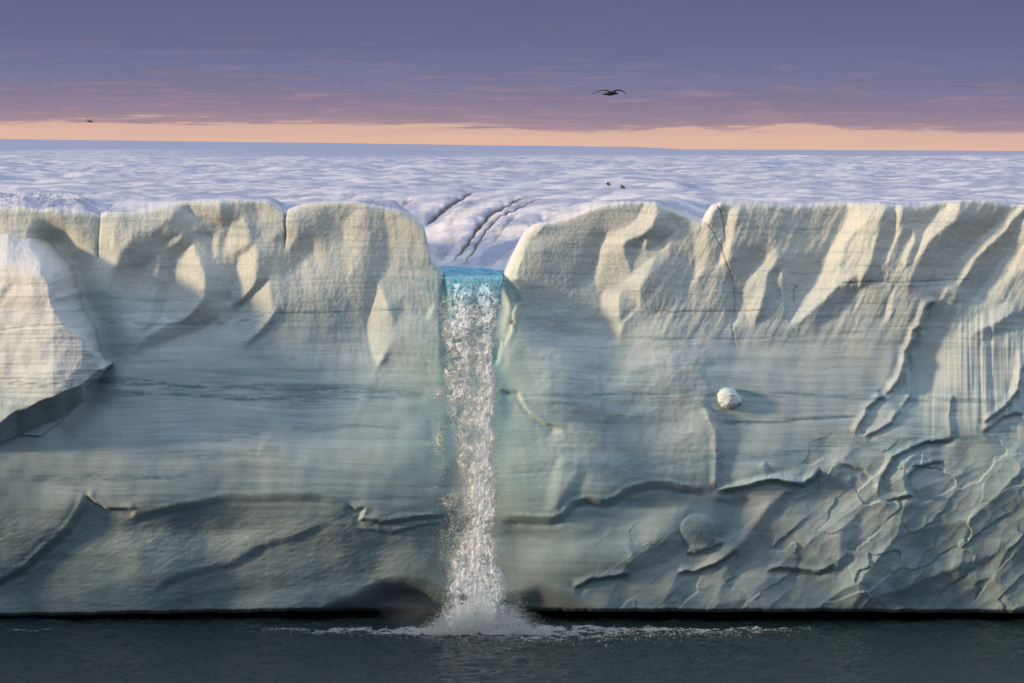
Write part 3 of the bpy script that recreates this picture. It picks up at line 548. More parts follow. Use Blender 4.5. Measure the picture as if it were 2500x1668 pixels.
ull = (1 - sst(1180, 1240, GX)) * (1 - sst(850, 1000, GY))
P += ull * .02 * fbm(GX / 24, GY / 60, 73, 3)
# ice layers: fine horizontal ribs, and a pitted skin near the top
yy = GY + 10 * gnoise(GX / 300, GY / 200, 80) - .012 * (GX - 1250)
rib = .009 * gnoise(GX / 260, yy / 6.5, 81) + .014 * gnoise(GX / 340, yy / 15, 82) + .022 * gnoise(GX / 500, yy / 34, 83) + .005 * gnoise(GX / 90, yy / 4.2, 84)
P += rib * (1 - .6 * brk) * (.45 + .55 * sst(620, 800, GY))
pit = .75 * (1 - sst(700, 860, GY + 60 * gnoise(GX / 200, GY / 200, 85)))
P += pit * (.016 * gnoise(GX / 6, GY / 7, 86) + .014 * gnoise(GX / 11, GY / 15, 87) + .006 * gnoise(GX / 9, GY / 34, 88))
P += (.25 + .5 * brk + .3 * low) * .008 * gnoise(GX / 8, GY / 6, 89)

cyan = np.exp(-((GX - 1155) / 120) ** 2) * (1 - sst(800, 1300, GY)) * .7 + .55 * np.exp(-((GX - 1150) / 330) ** 2 - ((GY - 1080) / 260) ** 2)
cyan = np.maximum(cyan, .95 * np.exp(-((GX - 1163) / 82) ** 8) * (1 - sst(740, 960, GY)))
band *= .35 + .65 * sst(-.55, .35, gnoise(GX / 70, GY / 6, 141) + .5 * gnoise(GX / 14, GY / 5, 142))
dirt = np.maximum(dirt, .35 * np.exp(-((GX - 1310) / 40) ** 2 - ((GY - 585) / 35) ** 2) * sst(-.1, .5, gnoise(GX / 8, GY / 14, 90)))
for cx, cy, rr in ((1908, 512, 4), (2100, 500, 3), (1254, 790, 4)):
    dirt = np.maximum(dirt, .9 * np.exp(-((GX - cx) ** 2 + (GY - cy) ** 2) / rr ** 2))

def samp(Fd, x, y):
    """bilinear sample of a field on the traced grid, clamped at its borders"""
    fx = np.clip((x - ux[0]) / GS, 0, len(ux) - 1.001); fy = np.clip((y - uy[0]) / GS, 0, len(uy) - 1.001)
    i, j = fx.astype(int), fy.astype(int); a, b = fx - i, fy - j
    return (Fd[j, i] * (1 - a) + Fd[j, i + 1] * a) * (1 - b) + (Fd[j + 1, i] * (1 - a) + Fd[j + 1, i + 1] * a) * b

fine = np.arange(-50, 2551, 2.0)
left = -50 - np.cumsum(np.geomspace(3, 90, 55)); right = 2550 + np.cumsum(np.geomspace(3, 90, 55))
U = np.concatenate([left[::-1], fine, right])
ytop = np.interp(U, [p[0] for p in TOP], [p[1] for p in TOP])
ytop = ytop + np.where((U > 1080) & (U < 1232), 0, 1.0) * (1.3 * gnoise(U / 14, U * 0 + .3, 91) + .25 * gnoise(U / 5, U * 0 + .7, 92))
ytop = ytop + np.where(U < 235, .8 * gnoise(U / 6, U * 0 + .1, 93), 0)
ybot = np.interp(U, [p[0] for p in BOT], [p[1] for p in BOT]) + 2.0 * gnoise(U / 60, U * 0 + .2, 94) + 1.2 * gnoise(U / 14, U * 0 + .4, 95)
nv = 525
T = np.linspace(0, 1, nv)[:, None]
YY = ytop[None, :] * (1 - T) + ybot[None, :] * T
UU = np.broadcast_to(U[None, :], YY.shape)
PP = samp(P, UU, YY)
off = np.maximum(np.maximum(-50 - UU, UU - 2550), 0)
PP = PP * np.exp(-off / 400) + 2.2 * sst(0, 900, off) * fbm(UU / 520, YY / 700, 97, 4)
PP -= .32 * np.exp(-(YY - ytop[None, :]) / 5.0)              # worn brow
PP -= .5 * sst(.988, 1.0, T) ** 2
PTOP = PP[0].copy()
V = np.zeros((nv, len(U), 3))
V[..., 0] = px2x(UU) * (1 - PP / CAMD); V[..., 1] = -PP; V[..., 2] = EYE - (YY - HOR) / K * (1 - PP / CAMD)
# wave-cut notch: the roof runs back over the water, then down
zl = V[-1, :, 2]; rows = []
for back_, zz_ in ((.35, .12), (1.0, .22), (2.5, .34), (5, .42), (9, .35), (14, .1), (17, -.6), (18, -2.5)):
    r = V[-1].copy(); r[:, 1] += back_; r[:, 2] = zl + zz_ + .05 * gnoise(U / 30, U * 0 + back_, 98)
    if zz_ < 0: r[:, 2] = zz_
    rows.append(r)
V = np.concatenate([V, np.stack(rows)], 0)
pad = lambda a: np.concatenate([a, np.repeat(a[-1:], len(rows), 0)], 0)
inn = (off < 1)
rimw = np.exp(-(YY - ytop[None, :]) / 3.5) * .8 * (1 - np.exp(-((UU - 1156) / 75) ** 8))
rimw = np.maximum(rimw, sst(14, 8, 0 * UU + np.abs(0)) * 0)
# snow drape on the brow right of the notch
drape = sdist(UU, YY, [(1340, 536), (1440, 500), (1480, 490), (1535, 488), (1545, 497), (1500, 508), (1455, 510), (1400, 534), (1350, 546)])
drape2 = sdist(UU, YY, [(1714, 535), (1728, 495), (1760, 488), (1802, 486), (1800, 500), (1762, 502), (1745, 520), (1728, 545)])
drape3 = sdist(UU, YY, [(1228, 680), (1250, 610), (1300, 535), (1345, 535), (1310, 556), (1280, 590), (1262, 630), (1246, 670)])
rimw = np.maximum(rimw, np.maximum(np.maximum(sst(-5, 4, drape), .8 * sst(-5, 4, drape2)), .9 * sst(-4, 4, drape3)))
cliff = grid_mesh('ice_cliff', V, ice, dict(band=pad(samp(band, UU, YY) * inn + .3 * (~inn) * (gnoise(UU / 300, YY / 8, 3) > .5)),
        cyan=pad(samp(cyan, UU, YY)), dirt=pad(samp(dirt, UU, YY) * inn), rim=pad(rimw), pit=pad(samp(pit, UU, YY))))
tag(cliff, kind='structure')


# ------------------------------------------------------------------ the ice cap behind the edge
rows_ = [0.0]; step = .07
while rows_[-1] < 7000:
    rows_.append(rows_[-1] + step); step *= 1.0125 if rows_[-1] < 60 else 1.0095
DEL = np.array(rows_)
U2 = np.concatenate([left[::-1], np.arange(-50, 2551, 2.6), right])
pt = np.interp(U2, U, PTOP); ze = np.interp(U2, U, V[0, :, 2]); xe = np.interp(U2, U, V[0, :, 0])
DD, UU2 = np.meshgrid(DEL, U2, indexing='ij')
Yw = DD - pt[None, :] * np.exp(-DD / 2.0)
Dist = CAMD + Yw
Xw = px2x(UU2) * Dist / CAMD
Xw[0] = xe
# gentle cap: nearly level to 900 m, then it follows the far skyline, higher on the left
yh = np.interp(UU2, [-1500, 0, 800, 1250, 1550, 1680, 2500, 4000], [325, 340, 350, 357, 361, 370, 379, 395])
base = 26.15 + .0 * Xw
yn = HOR + (EYE - 26.15) * 1e4 / Dist
yt = yh + (yn - yh) * np.exp(-np.maximum(Dist - 850, 0) / 900)
farz = EYE - (np.minimum(yt, yn + 40) - HOR) * Dist / 1e4
base = np.where(Dist > 850, farz, base)
near = np.exp(-((Dist - CAMD) / 700) ** 2)
xq, yq = Xw + 3 * gnoise(Xw / 15, Yw / 15, 120), Yw + 3 * gnoise(Xw / 15, Yw / 15, 121)
hum = .50 * fbm(Xw / 15, Yw / 9, 101, 5, .5) + .34 * np.abs(gnoise(xq / 8, yq / 5.5, 103)) + .14 * np.abs(gnoise(xq / 3.6, yq / 2.8, 109)) + .05 * fbm(Xw / 1.8, Yw / 2.6, 104, 2) + .5 * fbm(Xw / 70, Yw / 80, 105, 2) * sst(40, 200, Yw) - .1
farh = (.35 * fbm(Xw / 22, Yw / 30, 106, 4) + .5 * np.abs(gnoise(Xw / 14, Yw / 34, 107))) * sst(300, 500, Dist) * (1 - sst(700, 850, Dist))
vf = .25 * fbm(Xw / 160, Yw / 300, 108, 3) * sst(1000, 1500, Dist)
Z = base + hum * (1 - sst(500, 950, Dist)) * sst(0, 7, DD) * .9 * (1 - .8 * np.exp(-((UU2 - 1120) / 230) ** 4) * (1 - sst(24, 40, DD))) + farh + vf
Z += .9 * np.exp(-((yn - 377) / 4.0) ** 2) * (1 - sst(900, 1150, UU2)) * sst(560, 600, Dist) * 1.0    # sunlit swell on the left
# meltwater channel: in at the notch, bending away to the left
CH = [(-2.35, -4), (-2.35, 1), (-2.6, 5), (-5, 9), (-10, 13), (-17, 18), (-30, 27), (-55, 46), (-95, 90)]
cd_, cs, ct = seg_dist(Xw, Yw, CH)
far_side = cs < 0        # travelling away: below/left side is +
W_far = np.clip(3.2 + 1.0 * np.maximum(Yw, 0), 3.2, 17); W_near = 3.4
sh = np.maximum(cd_ - 1.85 + .45 * gnoise(Xw / 2.2, Yw / 2.2, 133) + .2 * gnoise(Xw / .7, Yw / .7, 134), 0)
isfar = np.where(cs > 0, 1.0, 0.0)
# decide which side is right of the channel: test against a far point
tf = seg_dist(np.array([[20.0]]), np.array([[30.0]]), CH)[1][0, 0]
W_ = np.where(cs == tf, W_far, W_near)
tq = np.clip(sh / W_, 0, 1); bank = 1 - (1 - tq) ** 1.9
chm = (1 - sst(60, 95, Yw))
FL = 21.25
Zc = FL + (Z - FL) * bank
Z = Z * (1 - chm) + Zc * chm
# traced furrows in the far bank
PXv = 1250 + Xw * 1e4 / Dist; PYv = HOR + (EYE - Z) * 1e4 / Dist
GROOVE = [  # points, depth, reach left(below), reach right, dirt, dirt width
 ([(1160, 466), (1138, 474), (1112, 486), (1082, 508), (1058, 528), (1034, 556)], .40, 40, 6, 1.0, 4.2),
 ([(1290, 478), (1268, 486), (1232, 500), (1200, 518), (1172, 545), (1148, 580), (1132, 602), (1106, 632), (1092, 645)], .38, 40, 5.5, 1.0, 3.6),
 ([(1330, 480), (1300, 489), (1250, 510), (1212, 532), (1186, 560), (1166, 590), (1148, 625), (1122, 658)], .3, 26, 4.5, 1.0, 2.2),
 ([(1272, 514), (1244, 543), (1216, 575), (1196, 612)], .15, 20, 6, .45, 2),
 ([(1012, 482), (988, 492), (957, 512)], .2, 40, 8, .55, 4),
 ([(948, 468), (925, 480), (895, 498)], .12, 40, 8, .2, 4),
 ([(880, 470), (850, 480), (830, 492)], .12, 40, 8, .15, 4),
 ([(1185, 478), (1150, 498), (1110, 530), (1090, 560)], .12, 30, 10, .25, 6),
 ([(1380, 520), (1330, 532), (1300, 552), (1276, 585), (1262, 620)], .3, 30, 8, .35, 3),
 ([(1110, 590), (1080, 625), (1070, 640)], .1, 10, 6, .35, 5), ([(1130, 560), (1085, 600), (1058, 622)], .1, 14, 6, .3, 6),
]
dsn = np.zeros(Z.shape); lim = (DD < 42)
jj = int(np.sum(DEL < 42)); ii = (U2 > 780) & (U2 < 1450)
sx_, sy_ = PXv[:jj][:, ii], PYv[:jj][:, ii]
Zs = Z[:jj][:, ii]; ds = dsn[:jj][:, ii]
wob_ = 2.5 * gnoise(sx_ / 16, sy_ / 16, 110)
wedge = sst(.3, 1.6, DD[:jj][:, ii])
for pts, dep, la, lb, dr, dw in GROOVE:
    d, sd_, tt = seg_dist(sx_ + wob_, sy_ + wob_, pts)
    fade = sst(0, .3, tt) * (1 - sst(.75, 1.0, tt)) * (d < 200); fd2 = sst(0, .10, tt) * (1 - sst(.85, 1.0, tt))
    # points run down-left: side A (+) is the right/below one
    k = sst(-3, 3, d * sd_)
    Zs += wedge * fade * dep * (k * (.25 * np.exp(-(d - 14) ** 2 / (2 * 12 ** 2)) - np.exp(-d / lb)) + (1 - k) * (-np.exp(-d / lb * .8) + .25 * np.exp(-(d - la) ** 2 / (2 * (la * .5) ** 2))))
    wv = 1.15 * dw * (.55 + .8 * sst(0, .5, tt) * (1 - sst(.6, 1, tt)))
    ds = np.maximum(ds, wedge * dr * np.exp(-(np.abs(d * sd_ + .4 * dw) / wv) ** 5) * fd2)
Z[:jj, :][:, ii] = Zs
tmp = Z[:jj].copy(); tmp[:, ii] = Zs; Z[:jj] = tmp
tmp = dsn[:jj].copy(); tmp[:, ii] = ds; dsn[:jj] = tmp
# fine flow lines on the bank, and crusty snow at the left brow
Z += .05 * gnoise((Xw + Yw) / .8, (Xw - Yw) / 6, 111) * chm * (1 - bank ** 4) * sst(.5, 2, sh)
crust = (1 - sst(215, 260, UU2)) * (1 - sst(3.5, 7, DD)) * sst(.1, .4, DD)
Z += crust * (.16 * np.abs(gnoise(Xw / .28, Yw / .3, 112)) + .12 * gnoise(Xw / .8, Yw / .9, 113) + .25 * sst(1, 5, DD))
dsn = np.maximum(dsn, crust * .35 * sst(.1, .6, gnoise(Xw / .35, Yw / .4, 114)))
dsn = np.maximum(dsn, .30 * chm * sst(.05, .7, fbm((Xw + Yw) / 1.1, (Xw - Yw) / 9, 130, 4)) * sst(.6, 3, sh) * (1 - bank ** 5) * np.exp(-((UU2 - 1120) / 200) ** 2))
speck = (gnoise(Xw / .9, Yw / 1.6, 115) > .78) & (DD > 8) & (Dist < 420)
dsn = np.maximum(dsn, .35 * speck * near)
# little gullies where the brow dips
for gx0, gd, gw in ((243, .9, 26), (697, .9, 22), (1712, 1.1, 30)):
    Z -= gd * np.exp(-((UU2 - gx0 - 2.0 * DD) / (gw * (1 + DD / 6))) ** 2) * np.exp(-DD / 9) * sst(0, 1, DD)
    # banks beside them
k0 = np.exp(-DD / 1.6)
Z = Z * (1 - k0) + ze[None, :] * k0
Z[0] = ze
Vp = np.stack([Xw, Yw, Z], -1)[::-1]
plateau = grid_mesh('ice_cap', Vp, snow, dict(dirt=dsn[::-1], far_shade=sst(760, 900, Dist + 120 * gnoise(Xw / 60, Yw / 200, 119))[::-1]))
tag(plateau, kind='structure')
def ground_at(px, py):
    """distance at which the ice cap is seen at this photo position"""
    c = int(np.argmin(np.abs(U2 - px)))
    col_y = HOR + (EYE - Z[:, c]) * 1e4 / Dist[:, c]
    vis = np.minimum.accumulate(col_y)
    k = int(np.argmax(vis <= py))
    return Dist[k, c], Z[k, c]


# ------------------------------------------------------------------ buttress of ice leaning out on the left
def buttress():
    R_ = [(-700, 560), (-300, 575), (0, 572), (20, 569), (60, 580), (100, 583), (125, 590), (140, 610), (160, 632), (172, 645), (185, 670), (190, 700), (198, 712),
          (198, 730), (210, 760), (228, 790), (236, 802), (240, 830), (245, 858), (255, 874), (278, 886), (262, 902), (236, 930),
          (212, 950), (206, 976), (150, 1030), (100, 1066), (50, 1062), (0, 1084), (-300, 1150), (-700, 1150)]
    gs = 2.0
    xs = np.concatenate([np.arange(-700, -60, 12.0), np.arange(-60, 290, gs)]); ys = np.arange(556, 1160, gs)
    X, Y = np.meshgrid(xs, ys)
    wx = X + 1.0 * fbm(X / 18, Y / 18, 201, 3); wy = Y + 1.0 * fbm(X / 18, Y / 18, 202, 3)
    top = R_[:7]; rgt = R_[6:21]; bot = R_[20:-1]
    insd = inside(wx, wy, R_)
    dt, dr, db = [seg_dist(wx, wy, q)[0] for q in (top, rgt, bot)]
    wr = np.interp(Y, [580, 640, 740, 800, 840, 870, 900], [66, 62, 70, 60, 26, 14, 26])
    H = np.interp(X, [-60, 0, 130, 200, 280], [1.9, 2.4, 3.6, 3.7, 3.3]) + .5 * sst(560, 900, Y)
    wr = wr + 3 * gnoise(Y / 50, X * 0, 203)
    # brow under which the underside starts
    brow = np.interp(X, [-700, -60, 0, 40, 90, 150, 200, 240, 278], [1020, 1040, 1033, 1002, 984, 962, 938, 903, 886]) + 5 * gnoise(X / 45, Y * 0, 204)
    pt_ = H * np.clip(dt / 72, 0, 2) ** .85
    pr_ = H * np.clip(dr / wr, 0, 3) ** .9
    under = np.clip(1 - (Y - brow) / 62, 0, 9)
    pb_ = np.where(Y > brow, H * np.clip(under, -1, 1) ** 1.2 * .98 + .25, 99)
    pb_ = np.minimum(pb_, H * np.clip(db / 8, 0, 9))
    def smin(a, b, k):
        h = np.clip(.5 + .5 * (b - a) / k, 0, 1); return b * (1 - h) + a * h - k * h * (1 - h)
    front = H + .0 * X
    # traced light and shade on its face
    g = np.zeros(X.shape)
    for v, s_, poly in [(.8, 6, [(-60, 640), (0, 650), (8, 660), (16, 672), (10, 700), (0, 735), (-60, 760)]),
                        (-.8, 5, [(12, 700), (30, 690), (42, 664), (48, 665), (30, 700), (8, 728), (0, 730)]),
                        (.35, 12, [(20, 720), (60, 690), (85, 700), (92, 790), (90, 850), (0, 900), (-60, 900), (-60, 760)]),
                        (-.6, 7, [(88, 668), (100, 665), (122, 670), (124, 700), (110, 745), (98, 800), (95, 850), (88, 850), (92, 740), (80, 690)]),
                        (.4, 5, [(128, 715), (136, 720), (165, 755), (120, 757), (112, 745)]),
                        (.3, 8, [(130, 840), (220, 860), (235, 880), (200, 900), (110, 905)]),
                        (-.5, 6, [(98, 845), (125, 830), (112, 870), (100, 880)]),
                        (.2, 20, [(-60, 900), (90, 900), (60, 975), (-60, 1010)])]:
        k = sst(-s_, s_ * .6, sdist(wx, wy, poly)); g = g * (1 - k) + v * k
    gp = np.zeros(X.shape)
    i0 = int(np.sum(xs < -60))
    gp[:, i0:] = np.cumsum(g[:, i0:] * .45, 1) * gs / K
    gp -= gp[:, -1:] * np.clip((X + 60) / 300, 0, 1) * .9
    front = front + .55 * gp + .12 * fbm(X / 90, Y / 110, 205, 3)
    # step at the grey layer near its waist
    yl = np.interp(X, [-60, 0, 60, 150, 235], [812, 808, 800, 795, 797]) + 2 * gnoise(X / 25, X * 0, 206)
    front += .10 * sst(-2, 2, Y - yl) - .12 * np.exp(-((Y - yl) / 2.4) ** 2)
    front += .022 * gnoise(X / 260, Y / 6, 207) + .03 * gnoise(X / 300, Y / 14, 208)
    Pb = smin(smin(front, pt_, .35), pr_, .22)
    Pb = smin(Pb, pb_, .25)
    Pb = Pb + .009 * gnoise(X / 9, Y / 10, 209) + .007 * gnoise(X / 5, Y / 6, 210) + .015 * fbm(X / 34, Y / 30, 215, 3)
    # hanging fold under the brow
    Pb += .35 * sst(0, 6, Y - brow) * np.exp(-np.abs(seg_dist(wx, wy, [(0, 1075), (60, 1030), (120, 1000), (185, 965)])[0]) / 12)
    base_ = samp(P, X, Y)
    Pb = np.where(insd, base_ * 0 + np.maximum(Pb, .02), -.02)
    dd = sdist(wx, wy, R_); Pb = np.where(dd < 0, -1.2 * sst(0, 6, -dd) - .4, Pb) + np.minimum(base_, 0) * np.exp(-np.maximum(Pb, 0) * .35)
    keep = dd > -9
    V_ = np.zeros(X.shape + (3,))
    V_[..., 0] = px2x(X) * (1 - Pb / CAMD); V_[..., 1] = -Pb; V_[..., 2] = EYE - (Y - HOR) / K * (1 - Pb / CAMD)
    bnd = 1.0 * np.exp(-((Y - 935 - .0 * X - 9 * gnoise(X / 60, Y / 20, 211)) / 15) ** 2) * sst(-.3, .5, gnoise(X / 30, Y / 6, 212))
    bnd = np.maximum(bnd, .8 * np.exp(-((Y - 765 - 10 * gnoise(X / 120, Y * 0, 213) + .04 * X) / 2.2) ** 2))
    bnd = np.maximum(bnd, .5 * np.exp(-((Y - 728 + .01 * X) / 2.0) ** 2))
    drt = .75 * np.exp(-((Y - yl - 1) / 3.2) ** 2) * sst(-.2, .6, gnoise(X / 22, Y / 30, 214))
    pale_top = .8 * (1 - sst(62, 84, dt)) * (dr > 20)  # whiter colour along the top of the buttress
    o = grid_mesh('ice_buttress', V_, ice, dict(band=bnd, cyan=0 * X, dirt=drt, rim=np.clip(np.clip(pale_top, 0, 1) * .5 + sst(1000, 880, Y) * (.36 + .14 * sst(40, 75, dr)), 0, 1), pit=.8 + 0 * X))
    bm = bmesh.new(); bm.from_mesh(o.data); bm.verts.ensure_lookup_table()
    kf = keep.reshape(-1)
    bmesh.ops.delete(bm, geom=[v for v in bm.verts if not kf[v.index]], context='VERTS')
    bm.to_mesh(o.data); bm.free()
    tag(o, 'massive pale ice buttress with a shaded underside jutting out at the left edge', 'ice buttress')
buttress()


# ------------------------------------------------------------------ sea
xs = np.concatenate([-38 - np.cumsum(np.geomspace(.2, 30, 60))[::-1], np.arange(-38, 38, .08), 38 + np.cumsum(np.geomspace(.2, 30, 60))])
ys = np.concatenate([-36 - np.cumsum(np.geomspace(.12, 14, 70))[::-1], np.arange(-36, 17, .085)])
X, Y = np.meshgrid(xs, ys)
fd = np.exp(-np.maximum(np.abs(X) - 40, 0) / 60) * np.exp(-np.maximum(-36 - Y, 0) / 80)
rip = .12 * fbm(X / 2.6, Y / 1.5, 301, 3) + .085 * gnoise(X / .9, Y / .55, 304) + .028 * gnoise(X / .4, Y / .28, 305) + .08 * gnoise(X / 9, Y / 4, 306)
ring = np.hypot(X + 1.9, (Y + 2) * 1.0)
rip += .05 * np.exp(-ring / 7) * gnoise(X / .5, Y / .5, 307) + .03 * np.exp(-ring / 10) * np.sin(ring * 3)
Zw = rip * fd
sea = grid_mesh('sea', np.stack([X, Y, Zw], -1), sea_m); tag(sea, kind='structure')


# an added tabular berg, unseen left of the frame: it keeps the low sun off the foot of the wall
def shade_berg():
    a = np.linspace(0, 1, 90); th = np.linspace(0, 2 * np.pi, 160)
    A_, T_ = np.meshgrid(a, th, indexing='ij')
    out = 1 + .13 * gnoise(np.cos(T_) * 2.2 + 5, np.sin(T_) * 2.2, 601) + .05 * gnoise(np.cos(T_) * 7, np.sin(T_) * 7, 602)
    rad_ = np.where(A_ < .55, 1.0, 1 - (A_ - .55) / .45); rad_ = np.maximum(rad_, 0)
    Xb = -92 + 26 * out * rad_ * np.cos(T_) + .8 * gnoise(T_ * 9, A_ * 6, 603); Yb = -42 + 30 * out * rad_ * np.sin(T_) + .8 * gnoise(T_ * 9, A_ * 6, 604)
    top_ = 14 + 1.2 * fbm(Xb / 14, Yb / 14, 605, 3)
    Zb = np.where(A_ < .55, -1.5 + (top_ + 1.5) * np.clip(A_ / .55, 0, 1) ** .8, top_)
    o = grid_mesh('shade_berg', np.stack([Xb, Yb, Zb], -1), ice, {k: 0 * Xb for k in ('band', 'cyan', 'dirt', 'rim', 'pit')})
    tag(o, 'flat topped iceberg added out of view on the left to shade the cliff foot', 'shade_berg')
shade_berg()


# ------------------------------------------------------------------ meltwater stream and the fall
def stream():
    # across from left to right shore, along the channel centre and over the lip
    cl = np.array(CH[1:-2], float)
    seg = np.concatenate([[0], np.cumsum(np.hypot(*np.diff(cl, axis=0).T))]); n = 130
    s = np.linspace(0, seg[-1], n); cx = np.interp(s, seg, cl[:, 0]); cy = np.interp(s, seg, cl[:, 1])
    # smooth the path
    for _ in range(14):
        cx[1:-1] = (cx[:-2] + cx[1:-1] * 2 + cx[2:]) / 4; cy[1:-1] = (cy[:-2] + cy[1:-1] * 2 + cy[2:]) / 4
    tx, ty = np.gradient(cx), np.gradient(cy); L = np.hypot(tx, ty); nx_, ny_ = ty / L, -tx / L
    a = np.linspace(-2.7, 2.7, 90)
    Xs = cx[:, None] + nx_[:, None] * a; Ys = cy[:, None] + ny_[:, None] * a
    Zs = 21.58 + .05 * fbm(Xs / .9, Ys / 1.6, 401, 3) + .03 * gnoise(Xs / .3, Ys / .5, 403) + 0 * Xs
    Zs += .02 * s[:, None]
    o = grid_mesh('meltwater_stream', np.stack([Xs, Ys, Zs], -1)[::-1], melt_m); tag(o, kind='structure')
    return o
stream()

rng = np.random.default_rng(7)
fall = bpy.data.objects.new('waterfall', None); C.objects.link(fall); fall.location = (px2x(1160), -1.5, 0)
tag(fall, 'white waterfall pouring from the notch in the ice cliff into the sea', 'waterfall')
def as_part(o, par):
    o.parent = par; o.matrix_parent_inverse = par.matrix_world.inverted() if par.matrix_world else o.matrix_parent_inverse
    return o
# the smooth lip of water that bends over the edge
aw = np.linspace(0, 1, 110); sw = np.linspace(0, 1, 80)
AA, SS = np.meshgrid(aw, sw)
ext = np.interp(SS, [0, 1], [0, 1])
yo = np.interp(SS, [0, .18, .35, .6, 1], [1.2, 0.1, -.55, -1.15, -1.7])
zo = np.interp(SS, [0, .18, .35, .6, 1], [21.62, 21.52, 21.2, 20.3, 18.2])
for q in (yo, zo):
    for _ in range(20): q[1:-1] = (q[:-2] + 2 * q[1:-1] + q[2:]) / 4
xl = np.interp(SS, [0, .2, 1], [px2x(1082), px2x(1086), px2x(1098)]); xr = np.interp(SS, [0, .2, 1], [px2x(1230), px2x(1226), px2x(1210)])
Xl = xl + (xr - xl) * AA
rg = .16 * fbm(AA * 9, SS * 3, 410, 4) * sst(.1, .5, SS) + .05 * gnoise(AA * 22, SS * 9, 411)
edge = 1 - 4 * (AA - .5) ** 2
lip = grid_mesh('water_lip', np.stack([Xl, yo - rg - .25 * edge * SS + .3, zo + .3 * rg], -1) - np.array(fall.location), melt_m)
lip.parent = fall

def droplets(name, pos, rad, blue, parent=None, stretch=1.5, mat=drop_m):
    """many little faceted blobs of water as one mesh"""
    n = len(pos)
    base_v = np.array([(.9, 0, -.5), (-.5, .8, -.5), (-.5, -.8, -.5), (0, 0, 1.1)], float)
    base_f = np.array([(0, 2, 1), (0, 1, 3), (1, 2, 3), (2, 0, 3)])
    ang = rng.uniform(0, 6.28, (n, 2)); ca, sa = np.cos(ang[:, 0]), np.sin(ang[:, 0])
    v = np.repeat(base_v[None], n, 0) * rng.uniform(.6, 1.4, (n, 4, 1))
    v[..., 2] *= stretch
    cb, sb = np.cos(ang[:, 1]), np.sin(ang[:, 1])
    y2 = v[..., 1] * cb[:, None] - v[..., 2] * sb[:, None]; z2 = v[..., 1] * sb[:, None] + v[..., 2] * cb[:, None]
    x3 = v[..., 0] * ca[:, None] - y2 * sa[:, None]; y3 = v[..., 0] * sa[:, None] + y2 * ca[:, None]
    v = np.stack([x3, y3, z2], -1) * rad[:, None, None] + pos[:, None, :]
    f = (base_f[None] + (np.arange(n) * 4)[:, None, None]).reshape(-1)
    me = bpy.data.meshes.new(name); me.vertices.add(n * 4); me.vertices.foreach_set('co', v.reshape(-1).astype(np.float32))
    nf = n * 4; me.loops.add(nf * 3); me.loops.foreach_set('vertex_index', f.astype(np.int32))
    me.polygons.add(nf); me.polygons.foreach_set('loop_start', np.arange(0, nf * 3, 3, dtype=np.int32))
    me.polygons.foreach_set('use_smooth', np.ones(nf, bool))
    me.update(calc_edges=True)
    at = me.attributes.new('blue', 'FLOAT', 'POINT'); at.data.foreach_set('value', np.repeat(blue, 4).astype(np.float32))
    me.materials.append(mat)
    o = bpy.data.objects.new(name, me); C.objects.link(o)
    if parent: o.parent = parent
    return o

def fall_density(x, y):
    def strand(ys, xs, ws, amp):
        c = np.interp(y, ys, xs); s = np.interp(y, ys, ws); a = np.interp(y, ys, amp)
        return a * np.exp(-np.abs((x - c) / s) ** 2.4)
    Yk = [690, 760, 850, 950, 1050, 1150, 1250, 1350, 1450, 1530]
    d = strand(Yk, [1196, 1190, 1190, 1192, 1182, 1186, 1188, 1178, 1172, 1168], [34, 26, 20, 22, 22, 26, 26, 34, 48, 66], [.7, 1.2, 1.5, 1.5, 1.6, 1.5, 1.5, 1.5, 1.4, 1.4])
    d += strand(Yk, [1114, 1118, 1112, 1122, 1128, 1150, 1160, 1150, 1140, 1140], [28, 28, 27, 30, 26, 26, 28, 36, 42, 60], [.7, 1.2, 1.1, 1.0, .55, .5, .45, .8, 1.1, 1.3])
    d += strand(Yk, [1150, 1152, 1152, 1155, 1158, 1165, 1165, 1160, 1160, 1160], [54, 50, 44, 42, 38, 38, 42, 52, 60, 70], [.6, .62, .56, .50, .42, .35, .38, .5, .6, .7])
    d += .75 * np.exp(-((x - 1068) / 26) ** 2 - ((y - 962) / 14) ** 2)
    d += .55 * np.exp(-((x - 1076 - (y - 1080) * .06) / 16) ** 2 - ((y - 1085) / 60) ** 2)
    d += .55 * np.exp(-((x - 1098) / 17) ** 2 - ((y - 1225) / 24) ** 2)
    d += .30 * np.exp(-((x - 1100) / 18) ** 2 - ((y - 1290) / 30) ** 2)
    return d
def lace(px, py):
    wx = px + 13 * fbm(px / 44, py / 70, 420, 4) + 6 * gnoise(px * 0 + .3, py / 46, 431)
    d = fall_density(wx, py)
    d = d * (1 + .45 * sst(1165, 1110, px) * gnoise(px / 30, py / 52, 432))
    a = fbm(px / 24 + .7 * gnoise(px / 20, py / 26, 421), py / 42, 422, 6, .62)
    b_ = fbm(px / 15 + .5 * gnoise(px / 12, py / 14, 423), py / 21, 424, 5, .62)
    c = np.clip(.80 + .75 * a - .75 * np.abs(b_), -.5, 1.4)
    return np.clip(d, 0, 2), d * (.35 + .75 * c) - .12
def thrown(py): return np.interp(py, [676, 720, 800, 1000, 1530], [.4, 1.3, 2.0, 2.5, 3.2])
